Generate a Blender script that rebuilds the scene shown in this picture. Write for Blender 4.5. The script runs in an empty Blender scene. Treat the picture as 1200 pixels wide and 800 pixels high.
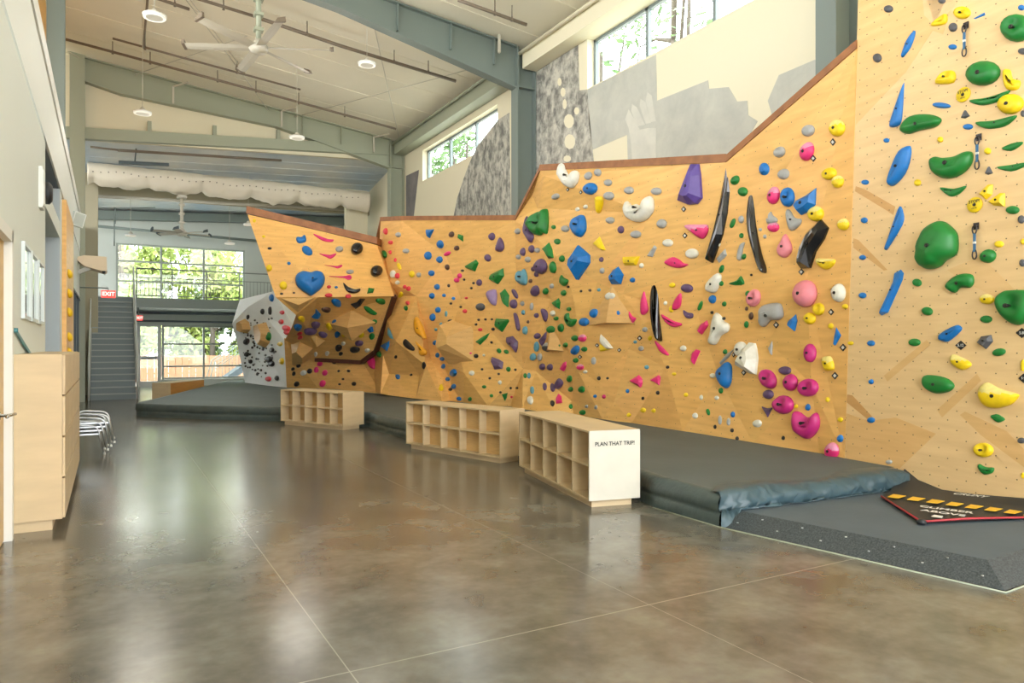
import bpy, bmesh, math, random
from math import sin, cos, pi, radians, sqrt, atan2, exp
from mathutils import Vector, Matrix, noise
from mathutils.bvhtree import BVHTree
from mathutils.geometry import delaunay_2d_cdt
rnd = random.Random(7)
COL = bpy.context.scene.collection
# ---------------------------------------------------------------- camera geometry
FPX, HV, EYE, YAW = 846.0, 405.0, 1.5, radians(29.2)
FW = Vector((sin(YAW), cos(YAW), 0)); RT = Vector((cos(YAW), -sin(YAW), 0)); UP = Vector((0, 0, 1))
CAM = Vector((0, 0, EYE))
def ray(u, v): return FW + RT*((u-600)/FPX) + UP*((HV-v)/FPX)
def atd(u, v, d): return CAM + ray(u, v)*d
def onZ(u, v, z=0.0):
    r = ray(u, v); return CAM + r*((z-EYE)/r.z)
def onX(u, v, x):
    r = ray(u, v); return CAM + r*(x/r.x)
def onY(u, v, y):
    r = ray(u, v); return CAM + r*(y/r.y)
def onP(u, v, p, n):
    r = ray(u, v); return CAM + r*((p-CAM).dot(n)/r.dot(n))
XW = 8.5; CS = 0.117; CE = 8.2                      # right wall, roof pitch, eave height
def zc(x): return CE + CS*(XW-x)
def onC(u, v, drop=0.0):
    n = Vector((CS, 0, 1)); return onP(u, v, Vector((XW, 0, CE-drop)), n)
# ---------------------------------------------------------------- mesh builder
class MB:
    def __init__(s): s.v = []; s.f = []; s.m = []; s.sm = []
    def add(s, vs, fs, m=0, smooth=False):
        b = len(s.v); s.v += [tuple(x) for x in vs]
        for f in fs: s.f.append([b+i for i in f]); s.m.append(m); s.sm.append(smooth)
        return s
    def box(s, c, size, rz=0.0, m=0, M=None):
        a, b, d = size[0]/2, size[1]/2, size[2]/2
        R = Matrix.Rotation(rz, 3, 'Z') if M is None else M
        vs = [Vector(c)+R@Vector((x*a, y*b, z*d)) for x in (-1, 1) for y in (-1, 1) for z in (-1, 1)]
        return s.add(vs, [(0,1,3,2),(4,6,7,5),(0,4,5,1),(2,3,7,6),(0,2,6,4),(1,5,7,3)], m)
    def bb(s, x0, x1, y0, y1, z0, z1, m=0):
        return s.box(((x0+x1)/2, (y0+y1)/2, (z0+z1)/2), (x1-x0, y1-y0, z1-z0), 0, m)
    def beam(s, p, q, w, h, m=0, up=None):
        p, q = Vector(p), Vector(q); d = (q-p); L = d.length; d.normalize()
        up = Vector(up) if up else (UP if abs(d.z) < .95 else Vector((0, 1, 0)))
        sd = d.cross(up).normalized(); u2 = sd.cross(d)
        return s.box((p+q)/2, (L, w, h), 0, m, Matrix((d, sd, u2)).transposed())
    def tube(s, pts, r, n=8, m=0, cap=True, smooth=True):
        pts = [Vector(p) for p in pts]; rs = r if isinstance(r, (list, tuple)) else [r]*len(pts)
        vs = []; prev = None
        for i, p in enumerate(pts):
            t = (pts[min(i+1, len(pts)-1)]-pts[max(i-1, 0)]).normalized()
            a = prev if prev is not None else (Vector((0, 0, 1)) if abs(t.z) < .9 else Vector((1, 0, 0)))
            a = (a-t*a.dot(t)).normalized(); prev = a; b = t.cross(a)
            vs += [p+(a*cos(2*pi*k/n)+b*sin(2*pi*k/n))*rs[i] for k in range(n)]
        fs = [(i*n+k, i*n+(k+1) % n, (i+1)*n+(k+1) % n, (i+1)*n+k) for i in range(len(pts)-1) for k in range(n)]
        if cap: fs += [tuple(range(n))[::-1], tuple(range((len(pts)-1)*n, len(pts)*n))]
        return s.add(vs, fs, m, smooth)
    def lathe(s, c, prof, n=20, m=0, axis=None, smooth=True):
        c = Vector(c); ax = Vector(axis).normalized() if axis else UP
        a = ax.orthogonal().normalized(); b = ax.cross(a)
        vs = [c+ax*z+(a*cos(2*pi*k/n)+b*sin(2*pi*k/n))*max(r, 1e-4) for r, z in prof for k in range(n)]
        fs = [(i*n+k, i*n+(k+1) % n, (i+1)*n+(k+1) % n, (i+1)*n+k) for i in range(len(prof)-1) for k in range(n)]
        fs += [tuple(range(n))[::-1], tuple(range((len(prof)-1)*n, len(prof)*n))]
        return s.add(vs, fs, m, smooth)
    def prism(s, pts, off, m=0, smooth=False):
        pts = [Vector(p) for p in pts]; off = Vector(off); n = len(pts)
        fs = [tuple(range(n)), tuple(range(2*n-1, n-1, -1))]+[(i, n+i, n+(i+1) % n, (i+1) % n) for i in range(n)]
        return s.add(pts+[p+off for p in pts], fs, m, smooth)
    def build(s, name, mats, parent=None, recalc=True, uv=False):
        me = bpy.data.meshes.new(name)
        if parent is not None and recalc is not None:
            o = parent.matrix_world if False else None
        loc = Vector((0, 0, 0))
        if parent is not None: loc = parent.location if parent.parent is None else parent.location+parent.parent.location
        org = Vector((0, 0, 0))
        if s.v:
            zs = [v[2] for v in s.v]
            org = Vector((sum(v[0] for v in s.v)/len(s.v), sum(v[1] for v in s.v)/len(s.v), min(zs)))
        me.from_pydata([tuple(Vector(v)-org) for v in s.v], [], s.f)
        for mm in (mats if isinstance(mats, (list, tuple)) else [mats]): me.materials.append(mm)
        me.polygons.foreach_set('material_index', s.m); me.polygons.foreach_set('use_smooth', s.sm)
        if recalc:
            bm = bmesh.new(); bm.from_mesh(me); bmesh.ops.recalc_face_normals(bm, faces=bm.faces); bm.to_mesh(me); bm.free()
        me.update()
        if uv:
            L = me.uv_layers.new(name='UVMap')
            for p in me.polygons:
                n = p.normal; t = UP.cross(n)
                t = t.normalized() if t.length > 1e-3 else Vector((1, 0, 0)); b = n.cross(t)
                for li in p.loop_indices:
                    co = me.vertices[me.loops[li].vertex_index].co+org
                    L.data[li].uv = (co.dot(t), co.dot(b))
        ob = bpy.data.objects.new(name, me); COL.objects.link(ob)
        ob.location = org-loc
        if parent is not None: ob.parent = parent
        return ob
def thing(name, label, cat, loc=(0, 0, 0), group=None):
    o = bpy.data.objects.new(name, None); COL.objects.link(o); o.location = loc; o.empty_display_size = .1
    return tag(o, label, cat, group)
def tag(o, label, cat, group=None, kind=None):
    if label: o['label'] = label
    if cat: o['category'] = cat
    if group: o['group'] = group
    if kind: o['kind'] = kind
    return o
def struct(o, label=None): 
    o['kind'] = 'structure'
    if label: o['label'] = label
    return o
def dup(root, loc, label=None, name=None):
    r = root.copy(); COL.objects.link(r); r.location = loc
    if label: r['label'] = label
    for ch in list(root.children):
        c = ch.copy(); COL.objects.link(c); c.parent = r
        for g in list(ch.children):
            d = g.copy(); COL.objects.link(d); d.parent = c
    return r
# ---------------------------------------------------------------- materials
def lin(c): return tuple(((x/255)/12.92 if x/255 <= .04045 else ((x/255+.055)/1.055)**2.4) for x in c)
def mat(name, rgb, rough=.5, metal=0.0, var=0.0, vscale=8.0, bump=0.0, bscale=30.0, spec=.5, emit=None, es=1.0, coat=0.0, stretch=None, c2=None):
    m = bpy.data.materials.new(name); m.use_nodes = True; nt = m.node_tree; N = nt.nodes; L = nt.links
    b = N['Principled BSDF']; c = lin(rgb)
    b.inputs['Base Color'].default_value = (*c, 1); b.inputs['Roughness'].default_value = rough
    b.inputs['Metallic'].default_value = metal; b.inputs['Specular IOR Level'].default_value = spec
    b.inputs['Coat Weight'].default_value = coat
    if emit: b.inputs['Emission Color'].default_value = (*lin(emit), 1); b.inputs['Emission Strength'].default_value = es
    if var or bump or c2:
        tc = N.new('ShaderNodeTexCoord'); mp = N.new('ShaderNodeMapping'); L.new(tc.outputs['Object'], mp.inputs[0])
        if stretch: mp.inputs['Scale'].default_value = stretch
    if var or c2:
        nz = N.new('ShaderNodeTexNoise'); nz.inputs['Scale'].default_value = vscale; nz.inputs['Detail'].default_value = 5
        L.new(mp.outputs[0], nz.inputs['Vector'])
        rp = N.new('ShaderNodeValToRGB'); L.new(nz.outputs['Fac'], rp.inputs[0])
        d = lin(c2) if c2 else tuple(x*(1-var) for x in c); e = c if c2 else tuple(min(1, x*(1+var)) for x in c)
        rp.color_ramp.elements[0].position = .32; rp.color_ramp.elements[1].position = .68
        rp.color_ramp.elements[0].color = (*d, 1); rp.color_ramp.elements[1].color = (*e, 1)
        L.new(rp.outputs[0], b.inputs['Base Color'])
    if bump:
        n2 = N.new('ShaderNodeTexNoise'); n2.inputs['Scale'].default_value = bscale; n2.inputs['Detail'].default_value = 4
        L.new(mp.outputs[0], n2.inputs['Vector']); bp = N.new('ShaderNodeBump'); bp.inputs['Strength'].default_value = bump
        bp.inputs['Distance'].default_value = .02
        L.new(n2.outputs['Fac'], bp.inputs['Height']); L.new(bp.outputs[0], b.inputs['Normal'])
    return m
def plywall(name, rgb, dots=.2, amt=.10, tint=True, dotr=.028, diag=False):
    """birch ply climbing panel: grain, slow colour drift, bolt holes on a grid (UV in metres), per panel tone"""
    m = bpy.data.materials.new(name); m.use_nodes = True; nt = m.node_tree; N = nt.nodes; L = nt.links; b = N['Principled BSDF']
    b.inputs['Roughness'].default_value = .42; b.inputs['Specular IOR Level'].default_value = .35
    c = lin(rgb); uv = N.new('ShaderNodeUVMap')
    mp = N.new('ShaderNodeMapping'); mp.inputs['Scale'].default_value = (1.2, 9, 1); L.new(uv.outputs[0], mp.inputs[0])
    mp.inputs['Rotation'].default_value = (0, 0, .9 if diag else .35)
    nz = N.new('ShaderNodeTexNoise'); nz.inputs['Scale'].default_value = 1.6; nz.inputs['Detail'].default_value = 6; L.new(mp.outputs[0], nz.inputs['Vector'])
    rp = N.new('ShaderNodeValToRGB'); L.new(nz.outputs['Fac'], rp.inputs[0])
    rp.color_ramp.elements[0].position = .3; rp.color_ramp.elements[1].position = .7
    rp.color_ramp.elements[0].color = (c[0]*(1-amt), c[1]*(1-amt*1.4), c[2]*(1-amt*1.8), 1)
    rp.color_ramp.elements[1].color = (min(1, c[0]*(1+amt*.6)), min(1, c[1]*(1+amt*.7)), min(1, c[2]*(1+amt)), 1)
    col = rp.outputs[0]
    if tint:
        at = N.new('ShaderNodeAttribute'); at.attribute_name = 'tone'
        mx = N.new('ShaderNodeMix'); mx.data_type = 'RGBA'; mx.blend_type = 'MULTIPLY'; mx.inputs[0].default_value = 1
        L.new(col, mx.inputs[6]); L.new(at.outputs['Color'], mx.inputs[7]); col = mx.outputs[2]
    if dots:
        sc = N.new('ShaderNodeMapping'); sc.inputs['Scale'].default_value = (1/dots, 1/dots, 1); L.new(uv.outputs[0], sc.inputs[0])
        if diag: sc.inputs['Rotation'].default_value = (0, 0, pi/4)
        fr = N.new('ShaderNodeVectorMath'); fr.operation = 'FRACTION'; L.new(sc.outputs[0], fr.inputs[0])
        sb = N.new('ShaderNodeVectorMath'); sb.operation = 'DISTANCE'; sb.inputs[1].default_value = (.5, .5, 0); L.new(fr.outputs[0], sb.inputs[0])
        lt = N.new('ShaderNodeMath'); lt.operation = 'LESS_THAN'; lt.inputs[1].default_value = dotr/dots*.2; L.new(sb.outputs['Value'], lt.inputs[0])
        mx = N.new('ShaderNodeMix'); mx.data_type = 'RGBA'; L.new(lt.outputs[0], mx.inputs[0]); L.new(col, mx.inputs[6])
        mx.inputs[7].default_value = (.16, .10, .05, 1); col = mx.outputs[2]
    L.new(col, b.inputs['Base Color']); return m
def glass(name):
    m = bpy.data.materials.new(name); m.use_nodes = True; nt = m.node_tree; N = nt.nodes; L = nt.links
    N.remove(N['Principled BSDF']); t = N.new('ShaderNodeBsdfTransparent'); t.inputs[0].default_value = (.95, .98, .97, 1)
    g = N.new('ShaderNodeBsdfGlossy'); g.inputs['Roughness'].default_value = .02
    mx = N.new('ShaderNodeMixShader'); mx.inputs[0].default_value = .04; L.new(t.outputs[0], mx.inputs[1]); L.new(g.outputs[0], mx.inputs[2])
    L.new(mx.outputs[0], N['Material Output'].inputs[0]); return m
def concrete(name):
    m = bpy.data.materials.new(name); m.use_nodes = True; nt = m.node_tree; N = nt.nodes; L = nt.links; b = N['Principled BSDF']
    tc = N.new('ShaderNodeTexCoord'); geo = N.new('ShaderNodeNewGeometry')
    n1 = N.new('ShaderNodeTexNoise'); n1.inputs['Scale'].default_value = 2.2; n1.inputs['Detail'].default_value = 5; n1.inputs['Roughness'].default_value = .6; n1.inputs['Distortion'].default_value = .2
    n2 = N.new('ShaderNodeTexNoise'); n2.inputs['Scale'].default_value = 14; n2.inputs['Detail'].default_value = 6
    for n in (n1, n2): L.new(geo.outputs['Position'], n.inputs['Vector'])
    rp = N.new('ShaderNodeValToRGB'); e = rp.color_ramp.elements; e[0].position = .3; e[1].position = .7
    e[0].color = (*lin((84, 80, 72)), 1); e[1].color = (*lin((128, 126, 115)), 1)
    L.new(n1.outputs['Fac'], rp.inputs[0])
    r2 = N.new('ShaderNodeValToRGB'); e = r2.color_ramp.elements; e[0].position = .3; e[1].position = .75; e[0].color = (.86, .85, .84, 1); e[1].color = (1.06, 1.06, 1.06, 1)
    L.new(n2.outputs['Fac'], r2.inputs[0])
    mx = N.new('ShaderNodeMix'); mx.data_type = 'RGBA'; mx.blend_type = 'MULTIPLY'; mx.inputs[0].default_value = 1; L.new(rp.outputs[0], mx.inputs[6]); L.new(r2.outputs[0], mx.inputs[7])
    # saw-cut joints
    sp = N.new('ShaderNodeSeparateXYZ'); L.new(geo.outputs['Position'], sp.inputs[0])
    acc = None
    for ax, val, w in (('X', .97, .003), ('X', 2.735, .0022), ('Y', 3.265, .0045)):
        d = N.new('ShaderNodeMath'); d.operation = 'SUBTRACT'; d.inputs[1].default_value = val; L.new(sp.outputs[ax], d.inputs[0])
        a = N.new('ShaderNodeMath'); a.operation = 'ABSOLUTE'; L.new(d.outputs[0], a.inputs[0])
        l = N.new('ShaderNodeMath'); l.operation = 'LESS_THAN'; l.inputs[1].default_value = w; L.new(a.outputs[0], l.inputs[0])
        if acc is None: acc = l
        else:
            q = N.new('ShaderNodeMath'); q.operation = 'MAXIMUM'; L.new(acc.outputs[0], q.inputs[0]); L.new(l.outputs[0], q.inputs[1]); acc = q
    m2 = N.new('ShaderNodeMix'); m2.data_type = 'RGBA'; L.new(acc.outputs[0], m2.inputs[0]); L.new(mx.outputs[2], m2.inputs[6]); m2.inputs[7].default_value = (*lin((150, 146, 134)), 1)
    L.new(m2.outputs[2], b.inputs['Base Color'])
    mr = N.new('ShaderNodeMapRange'); mr.inputs['To Min'].default_value = .14; mr.inputs['To Max'].default_value = .24; n4 = N.new('ShaderNodeTexNoise'); n4.inputs['Scale'].default_value = .8; n4.inputs['Detail'].default_value = 1.5; L.new(geo.outputs['Position'], n4.inputs['Vector']); L.new(n4.outputs['Fac'], mr.inputs[0]); L.new(mr.outputs[0], b.inputs['Roughness'])
    b.inputs['Specular IOR Level'].default_value = .9
    bp = N.new('ShaderNodeBump'); bp.inputs['Strength'].default_value = .05; bp.inputs['Distance'].default_value = .01
    n3 = N.new('ShaderNodeTexNoise'); n3.inputs['Scale'].default_value = 5; L.new(geo.outputs['Position'], n3.inputs['Vector']); L.new(n3.outputs['Fac'], bp.inputs['Height'])
    return m
def rockprint(name, dark, light, scale, contrast=.12, stretch=(1, 1, 1)):
    m = bpy.data.materials.new(name); m.use_nodes = True; nt = m.node_tree; N = nt.nodes; L = nt.links; b = N['Principled BSDF']; b.inputs['Roughness'].default_value = .7
    geo = N.new('ShaderNodeNewGeometry'); mp = N.new('ShaderNodeMapping'); mp.inputs['Scale'].default_value = stretch; L.new(geo.outputs['Position'], mp.inputs[0])
    n1 = N.new('ShaderNodeTexNoise'); n1.inputs['Scale'].default_value = scale; n1.inputs['Detail'].default_value = 9; n1.inputs['Roughness'].default_value = .68; n1.inputs['Distortion'].default_value = .25
    L.new(mp.outputs[0], n1.inputs['Vector']); rp = N.new('ShaderNodeValToRGB'); L.new(n1.outputs['Fac'], rp.inputs[0])
    e = rp.color_ramp.elements; e[0].position = .5-contrast; e[1].position = .5+contrast; e[0].color = (*lin(dark), 1); e[1].color = (*lin(light), 1)
    L.new(rp.outputs[0], b.inputs['Base Color']); return m
M = dict(
 floor=concrete('polished_concrete'),
 cream=mat('cream_paint', (226, 220, 194), .75), ceil=mat('white_insulation', (232, 227, 208), .6, bump=.25, bscale=1.2, var=.03, vscale=.8),
 wallg=mat('grey_green_paint', (198, 206, 200), .7), wallL=mat('warm_grey_paint', (220, 227, 221), .6, var=.012, vscale=.5),
 band=mat('pale_grey_paint', (236, 241, 238), .6), white=mat('white_paint', (226, 227, 222), .5),
 steel=mat('grey_steel_paint', (118, 130, 126), .45), steelL=mat('light_green_steel_paint', (158, 165, 146), .5), steelD=mat('dark_steel', (70, 84, 90), .5),
 blue=mat('blue_grey_paint', (188, 200, 206), .55), deck=mat('blue_grey_deck', (238, 238, 230), .4, c2=(172, 196, 220), vscale=.45),
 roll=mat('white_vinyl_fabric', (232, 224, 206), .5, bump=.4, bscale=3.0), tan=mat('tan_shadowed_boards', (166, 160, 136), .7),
 pipe=mat('brown_grey_pipe', (124, 112, 98), .4, .2), pipeL=mat('pale_pipe', (196, 192, 178), .4), red=mat('red_paint', (190, 40, 30), .4),
 birch=mat('birch_ply', (210, 187, 148), .45, var=.06, vscale=2.5, stretch=(1, 1, 4)), birchW=mat('pale_birch_ply', (204, 200, 186), .45, var=.04, vscale=5), birchE=mat('birch_edge', (204, 168, 112), .5, var=.1, vscale=40, stretch=(.2, .2, 4)),
 oak=mat('orange_ply', (206, 148, 74), .45, var=.08, vscale=3, stretch=(1, 1, 5)), door=mat('oak_door', (206, 164, 84), .4, var=.07, vscale=3, stretch=(6, 6, .5)),
 trim=mat('brown_stained_trim', (150, 98, 58), .5, var=.22, vscale=6), chrome=mat('brushed_metal', (190, 192, 192), .25, 1.0), alu=mat('aluminium', (196, 200, 202), .32, .9),
 mat=mat('grey_mat_top', (88, 100, 102), .62, var=.08, vscale=1.3, bump=.12, bscale=7), skirt=mat('dark_green_grey_vinyl', (74, 88, 88), .38, var=.12, vscale=5, bump=.5, bscale=9),
 drape=mat('sky_tinted_vinyl', (62, 84, 92), .4, var=.12, vscale=4, bump=.35, bscale=9), rub=mat('rubber_top', (84, 96, 104), .75, var=.06, vscale=4, bump=.1, bscale=60), rubs=mat('speckled_rubber', (78, 86, 90), .6, c2=(40, 46, 50), vscale=90),
 black=mat('black_vinyl', (38, 42, 46), .5), blackg=mat('gloss_black', (16, 17, 20), .12, coat=.6), yel=mat('yellow_print', (236, 188, 50), .5), redl=mat('red_binding', (170, 50, 60), .5), wprint=mat('white_print', (225, 225, 220), .5),
 ink=mat('dark_ink', (50, 52, 50), .6), stair=mat('dark_grey_stair', (124, 136, 138), .55), nose=mat('stair_nosing', (160, 168, 166), .5), rail=mat('pale_rail', (206, 210, 206), .4), grail=mat('grey_rail', (130, 138, 134), .45), frame=mat('white_window_frame', (214, 224, 226), .4), sash=mat('grey_sash', (120, 132, 134), .4), dframe=mat('grey_window_frame', (158, 168, 160), .4),
 glass=glass('clear_glass'), leaf=mat('leaf_green', (92, 122, 62), .6, c2=(60, 92, 42), vscale=2.0), leafb=mat('leaf_yellow_green', (172, 184, 104), .6, c2=(126, 150, 70), vscale=2.0), bark=mat('bark', (84, 76, 68), .9, var=.2, vscale=9),
 ground=mat('pale_paving', (196, 192, 180), .9, var=.06, vscale=2), fence=mat('peach_fence', (158, 118, 90), .8, var=.08, vscale=6, stretch=(9, 9, .3)),
 slate=mat('dark_slate_panel', (74, 84, 92), .5), lamp=mat('lamp_lens', (205, 203, 195), .4, emit=(255, 246, 226), es=.25), exit=mat('exit_red', (230, 90, 80), .4, emit=(255, 70, 60), es=.9), exitw=mat('exit_white', (250, 240, 236), .4, emit=(255, 240, 230), es=1.2), mirror=mat('mirror_glass', (190, 200, 196), .05, 1.0),
 ply=plywall('orange_climbing_ply', (242, 193, 118)), plyR=plywall('tan_climbing_ply', (234, 201, 152), .127, .07, True, .03, True), plyV=plywall('volume_ply', (222, 180, 116), .12, .1, True, .02), greyw=mat('grey_white_climbing_panel', (238, 243, 246), .5, var=.02, vscale=2),
 rockA=rockprint('mural_rock', (112, 112, 108), (200, 198, 186), 4.5, .12, (1, 1, .8)), rockE=rockprint('mural_light', (192, 193, 184), (210, 209, 198), 2.0, .2), rockB=rockprint('mural_pale', (172, 174, 167), (196, 197, 186), 1.6, .2), rockC=rockprint('mural_granite', (108, 110, 107), (192, 191, 180), 7, .1, (1, 1, .55)), rockD=rockprint('mural_dark', (104, 102, 106), (134, 130, 130), 2, .2),
)
def text_mesh(txt, size, ex=.0005, bold=False):
    cu = bpy.data.curves.new('t', 'FONT'); cu.body = txt; cu.size = size; cu.extrude = ex; cu.align_x = 'CENTER'; cu.align_y = 'CENTER'
    if bold: cu.offset = size*.02
    o = bpy.data.objects.new('t', cu); COL.objects.link(o)
    dg = bpy.context.evaluated_depsgraph_get(); me = bpy.data.meshes.new_from_object(o.evaluated_get(dg)); bpy.data.objects.remove(o)
    return me
def put_text(txt, size, p, xdir, ydir, m, parent, name='lettering', bold=False):
    me = text_mesh(txt, size, bold=bold); x = Vector(xdir).normalized(); y = Vector(ydir); y = (y-x*y.dot(x)).normalized(); z = x.cross(y)
    me.materials.clear(); me.materials.append(m)
    o = bpy.data.objects.new(name, me); COL.objects.link(o)
    Mx = Matrix((x, y, z)).transposed().to_4x4(); Mx.translation = Vector(p)
    if parent is not None:
        l = parent.location if parent.parent is None else parent.location+parent.parent.location
        Mx.translation = Vector(p)-l; o.parent = parent
    o.matrix_local = Mx
    return o
# ---------------------------------------------------------------- camera, world
cam = bpy.data.cameras.new('camera'); co = bpy.data.objects.new('camera', cam); COL.objects.link(co)
co.location = CAM; co.rotation_euler = (pi/2, 0, -YAW); cam.sensor_width = 36; cam.lens = FPX/1200*36; cam.shift_y = (HV-400)/1200
cam.clip_end = 300
sc = bpy.context.scene; sc.camera = co
w = bpy.data.worlds.new('sky'); sc.world = w; w.use_nodes = True
bg = w.node_tree.nodes['Background']; bg.inputs[0].default_value = (.97, .985, 1, 1); bg.inputs[1].default_value = 9.0
sc.view_settings.view_transform = 'Standard'; sc.view_settings.look = 'None'; sc.view_settings.gamma = 1; sc.view_settings.use_curve_mapping = False
sc.view_settings.exposure = 0.0
def area(name, loc, rot, sx, sy, power, col=(1, 1, 1)):
    l = bpy.data.lights.new(name, 'AREA'); l.shape = 'RECTANGLE'; l.size = sx; l.size_y = sy; l.energy = power; l.color = col
    o = bpy.data.objects.new(name, l); COL.objects.link(o); o.location = loc; o.rotation_euler = rot; return o
# ================================================================ SETTING
YB, YF, XL, XO, YE = 29.5, -5.0, -.67, -9.0, 22.7      # back wall, front opening, left block face, outer left wall, end of the high bay
struct(MB().bb(XO-.2, XW+.3, YF, YB+.3, -.2, 0).build('floor', M['floor']))
# ceiling of the high bay: one sloped slab
p = [(XO, YF, zc(XO)), (XW, YF, zc(XW)), (XW, YE, zc(XW)), (XO, YE, zc(XO))]
c_ = MB().prism(p, (0, 0, .2))
# low seams of the insulation, running along the slope every 1.5 m
for i in range(19):
    y = -4.5+i*1.5
    c_.prism([(XO, y-.03, zc(XO)), (XW, y-.03, zc(XW)), (XW, y+.03, zc(XW)), (XO, y+.03, zc(XO))], (0, 0, -.012))
struct(c_.build('ceiling', M['ceil']))
# lower roof of the end bay and the gable infill above its mouth
def dk(x, y): return 7.28+.055*(x+.6)-.15*(y-YE)
d_ = MB().prism([(XO, YE, dk(XO, YE)), (XW, YE, dk(XW, YE)), (XW, YB, dk(XW, YB)), (XO, YB, dk(XO, YB))], (0, 0, .12))
for i in range(12):
    f = i/12; y = YE+(YB-YE)*f
    a, b = dk(XO, y), dk(XW, y)
    d_.prism([(XO, y, a), (XW, y, b), (XW, y+.05, b), (XO, y+.05, a)], (0, 0, -.012))
struct(d_.build('ceiling', M['deck']))
struct(MB().prism([(XO, YE, 6.6), (XW, YE, 7.6), (XW, YE, zc(XW)), (XO, YE, zc(XO))], (0, .12, 0)).build('wall_gable', M['cream']))
# right wall with its two clerestory openings (12.07 > -4 near, 20.6 > 15.9 far)
WN = dict(y0=2.0, y1=12.07, z0=6.72, z1=7.74); WF = dict(y0=15.95, y1=20.9, z0=6.6, z1=7.55)
r_ = MB(); T = .3
def wallseg(y0, y1, z0, z1): r_.bb(XW, XW+T, y0, y1, z0, z1)
wallseg(YF, YB, 0, 6.6); wallseg(YF, WN['y0'], 6.6, 8.4); wallseg(WN['y1'], WF['y0'], 6.6, 8.4); wallseg(WF['y1'], YB, 6.6, 8.4)
wallseg(WN['y0'], WN['y1'], 6.6, WN['z0']); wallseg(WN['y0'], WN['y1'], WN['z1'], 8.4); wallseg(WF['y0'], WF['y1'], WF['z1'], 8.4)
struct(r_.build('wall_right', M['cream']))
def strip_window(nm, w, ys):
    o = MB(); x = XW+.2
    o.bb(x-.04, x+.04, w['y0'], w['y1'], w['z0'], w['z0']+.06).bb(x-.04, x+.04, w['y0'], w['y1'], w['z1']-.06, w['z1'])
    for y in ys: o.bb(x-.04, x+.04, y-.035, y+.035, w['z0'], w['z1'])
    f = struct(o.build(nm, M['sash'])); MB().bb(x-.005, x+.005, w['y0'], w['y1'], w['z0'], w['z1']).build('window_pane', M['glass'], f)
strip_window('window_1', WN, [WN['y1']-.035, 10.4, 8.71, 7.02, 5.34, 3.65, WN['y0']+.035]); strip_window('window_2', WF, [WF['y0']+.035, 17.5, 19.2, WF['y1']-.05])
# soffit bulkhead over the near clerestory: window head set back behind a cream beam
# back wall: upper glazing and storefront
bw = MB(); T = .2
uL, uR = onY(136, 300, YB), onY(287, 300, YB); lL, lR = onY(159, 420, YB), onY(300, 420, YB)
UZ0, UZ1, LZ0, LZ1 = 3.15, onY(200, 288, YB).z, 0.0, onY(200, 381, YB).z
SILL = onY(230, 447, YB).z
ux0, ux1, lx0, lx1 = uL.x, uR.x, lL.x, 6.2
bw.bb(XO, XW, YB, YB+T, UZ1, 6.9).bb(XO, ux0, YB, YB+T, UZ0, UZ1).bb(ux1, XW, YB, YB+T, UZ0, UZ1).bb(XO, XW, YB, YB+T, LZ1, UZ0).bb(XO, lx0, YB, YB+T, 0, LZ1).bb(lx1, XW, YB, YB+T, 0, LZ1)
struct(bw.build('wall_back', M['wallg']))
def grid_window(nm, x0, x1, z0, z1, xs, zs, y):
    o = MB()
    for x in [x0+.03, x1-.03]+xs: o.bb(x-.035, x+.035, y-.05, y+.05, z0, z1)
    for z in [z0+.04, z1-.03]+zs: o.bb(x0, x1, y-.045, y+.045, z-.03, z+.03)
    f = struct(o.build(nm, M['dframe'])); MB().bb(x0, x1, y-.006, y+.006, z0, z1).build('window_pane', M['glass'], f)
mxs = [onY(189, 320, YB).x, onY(239, 320, YB).x]
grid_window('window_3', ux0, ux1, UZ0, UZ1, mxs, [onY(200, 308, YB).z, onY(200, 331, YB).z], YB+.1)
dx0, dx1 = lx0+.03, onY(189, 430, YB).x
grid_window('window_4', dx1+.03, lx1, .25, LZ1, [mxs[1], mxs[1]+1.55, mxs[1]+3.1], [onY(220, 403, YB).z, onY(220, 429, YB).z], YB+.1)
struct(MB().bb(dx1, lx1, YB, YB+.2, 0, .25).build('wall_sill', M['wallg']))
dr = struct(MB().bb(dx0, dx0+.12, YB+.05, YB+.15, 0, 2.35).bb(dx1-.12, dx1, YB+.05, YB+.15, 0, 2.35).bb(dx0+.12, dx1-.12, YB+.05, YB+.15, 0, .2).bb(dx0+.12, dx1-.12, YB+.05, YB+.15, 2.2, 2.35).bb(dx0+.12, dx1-.12, YB+.06, YB+.14, 1.0, 1.12).build('door_2', M['rail']))
MB().bb(dx0+.12, dx1-.12, YB+.095, YB+.105, .2, 2.2).build('door_pane', M['glass'], dr)
MB().tube([(dx0+.16, YB, 1.06), (dx0+.16, YB-.06, 1.06), (dx1-.16, YB-.06, 1.06), (dx1-.16, YB, 1.06)], .018).build('push_bar', M['steelD'], dr)
struct(MB().bb(dx0, dx1, YB+.06, YB+.14, 2.38, LZ1).build('window_5', M['glass']))
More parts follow.
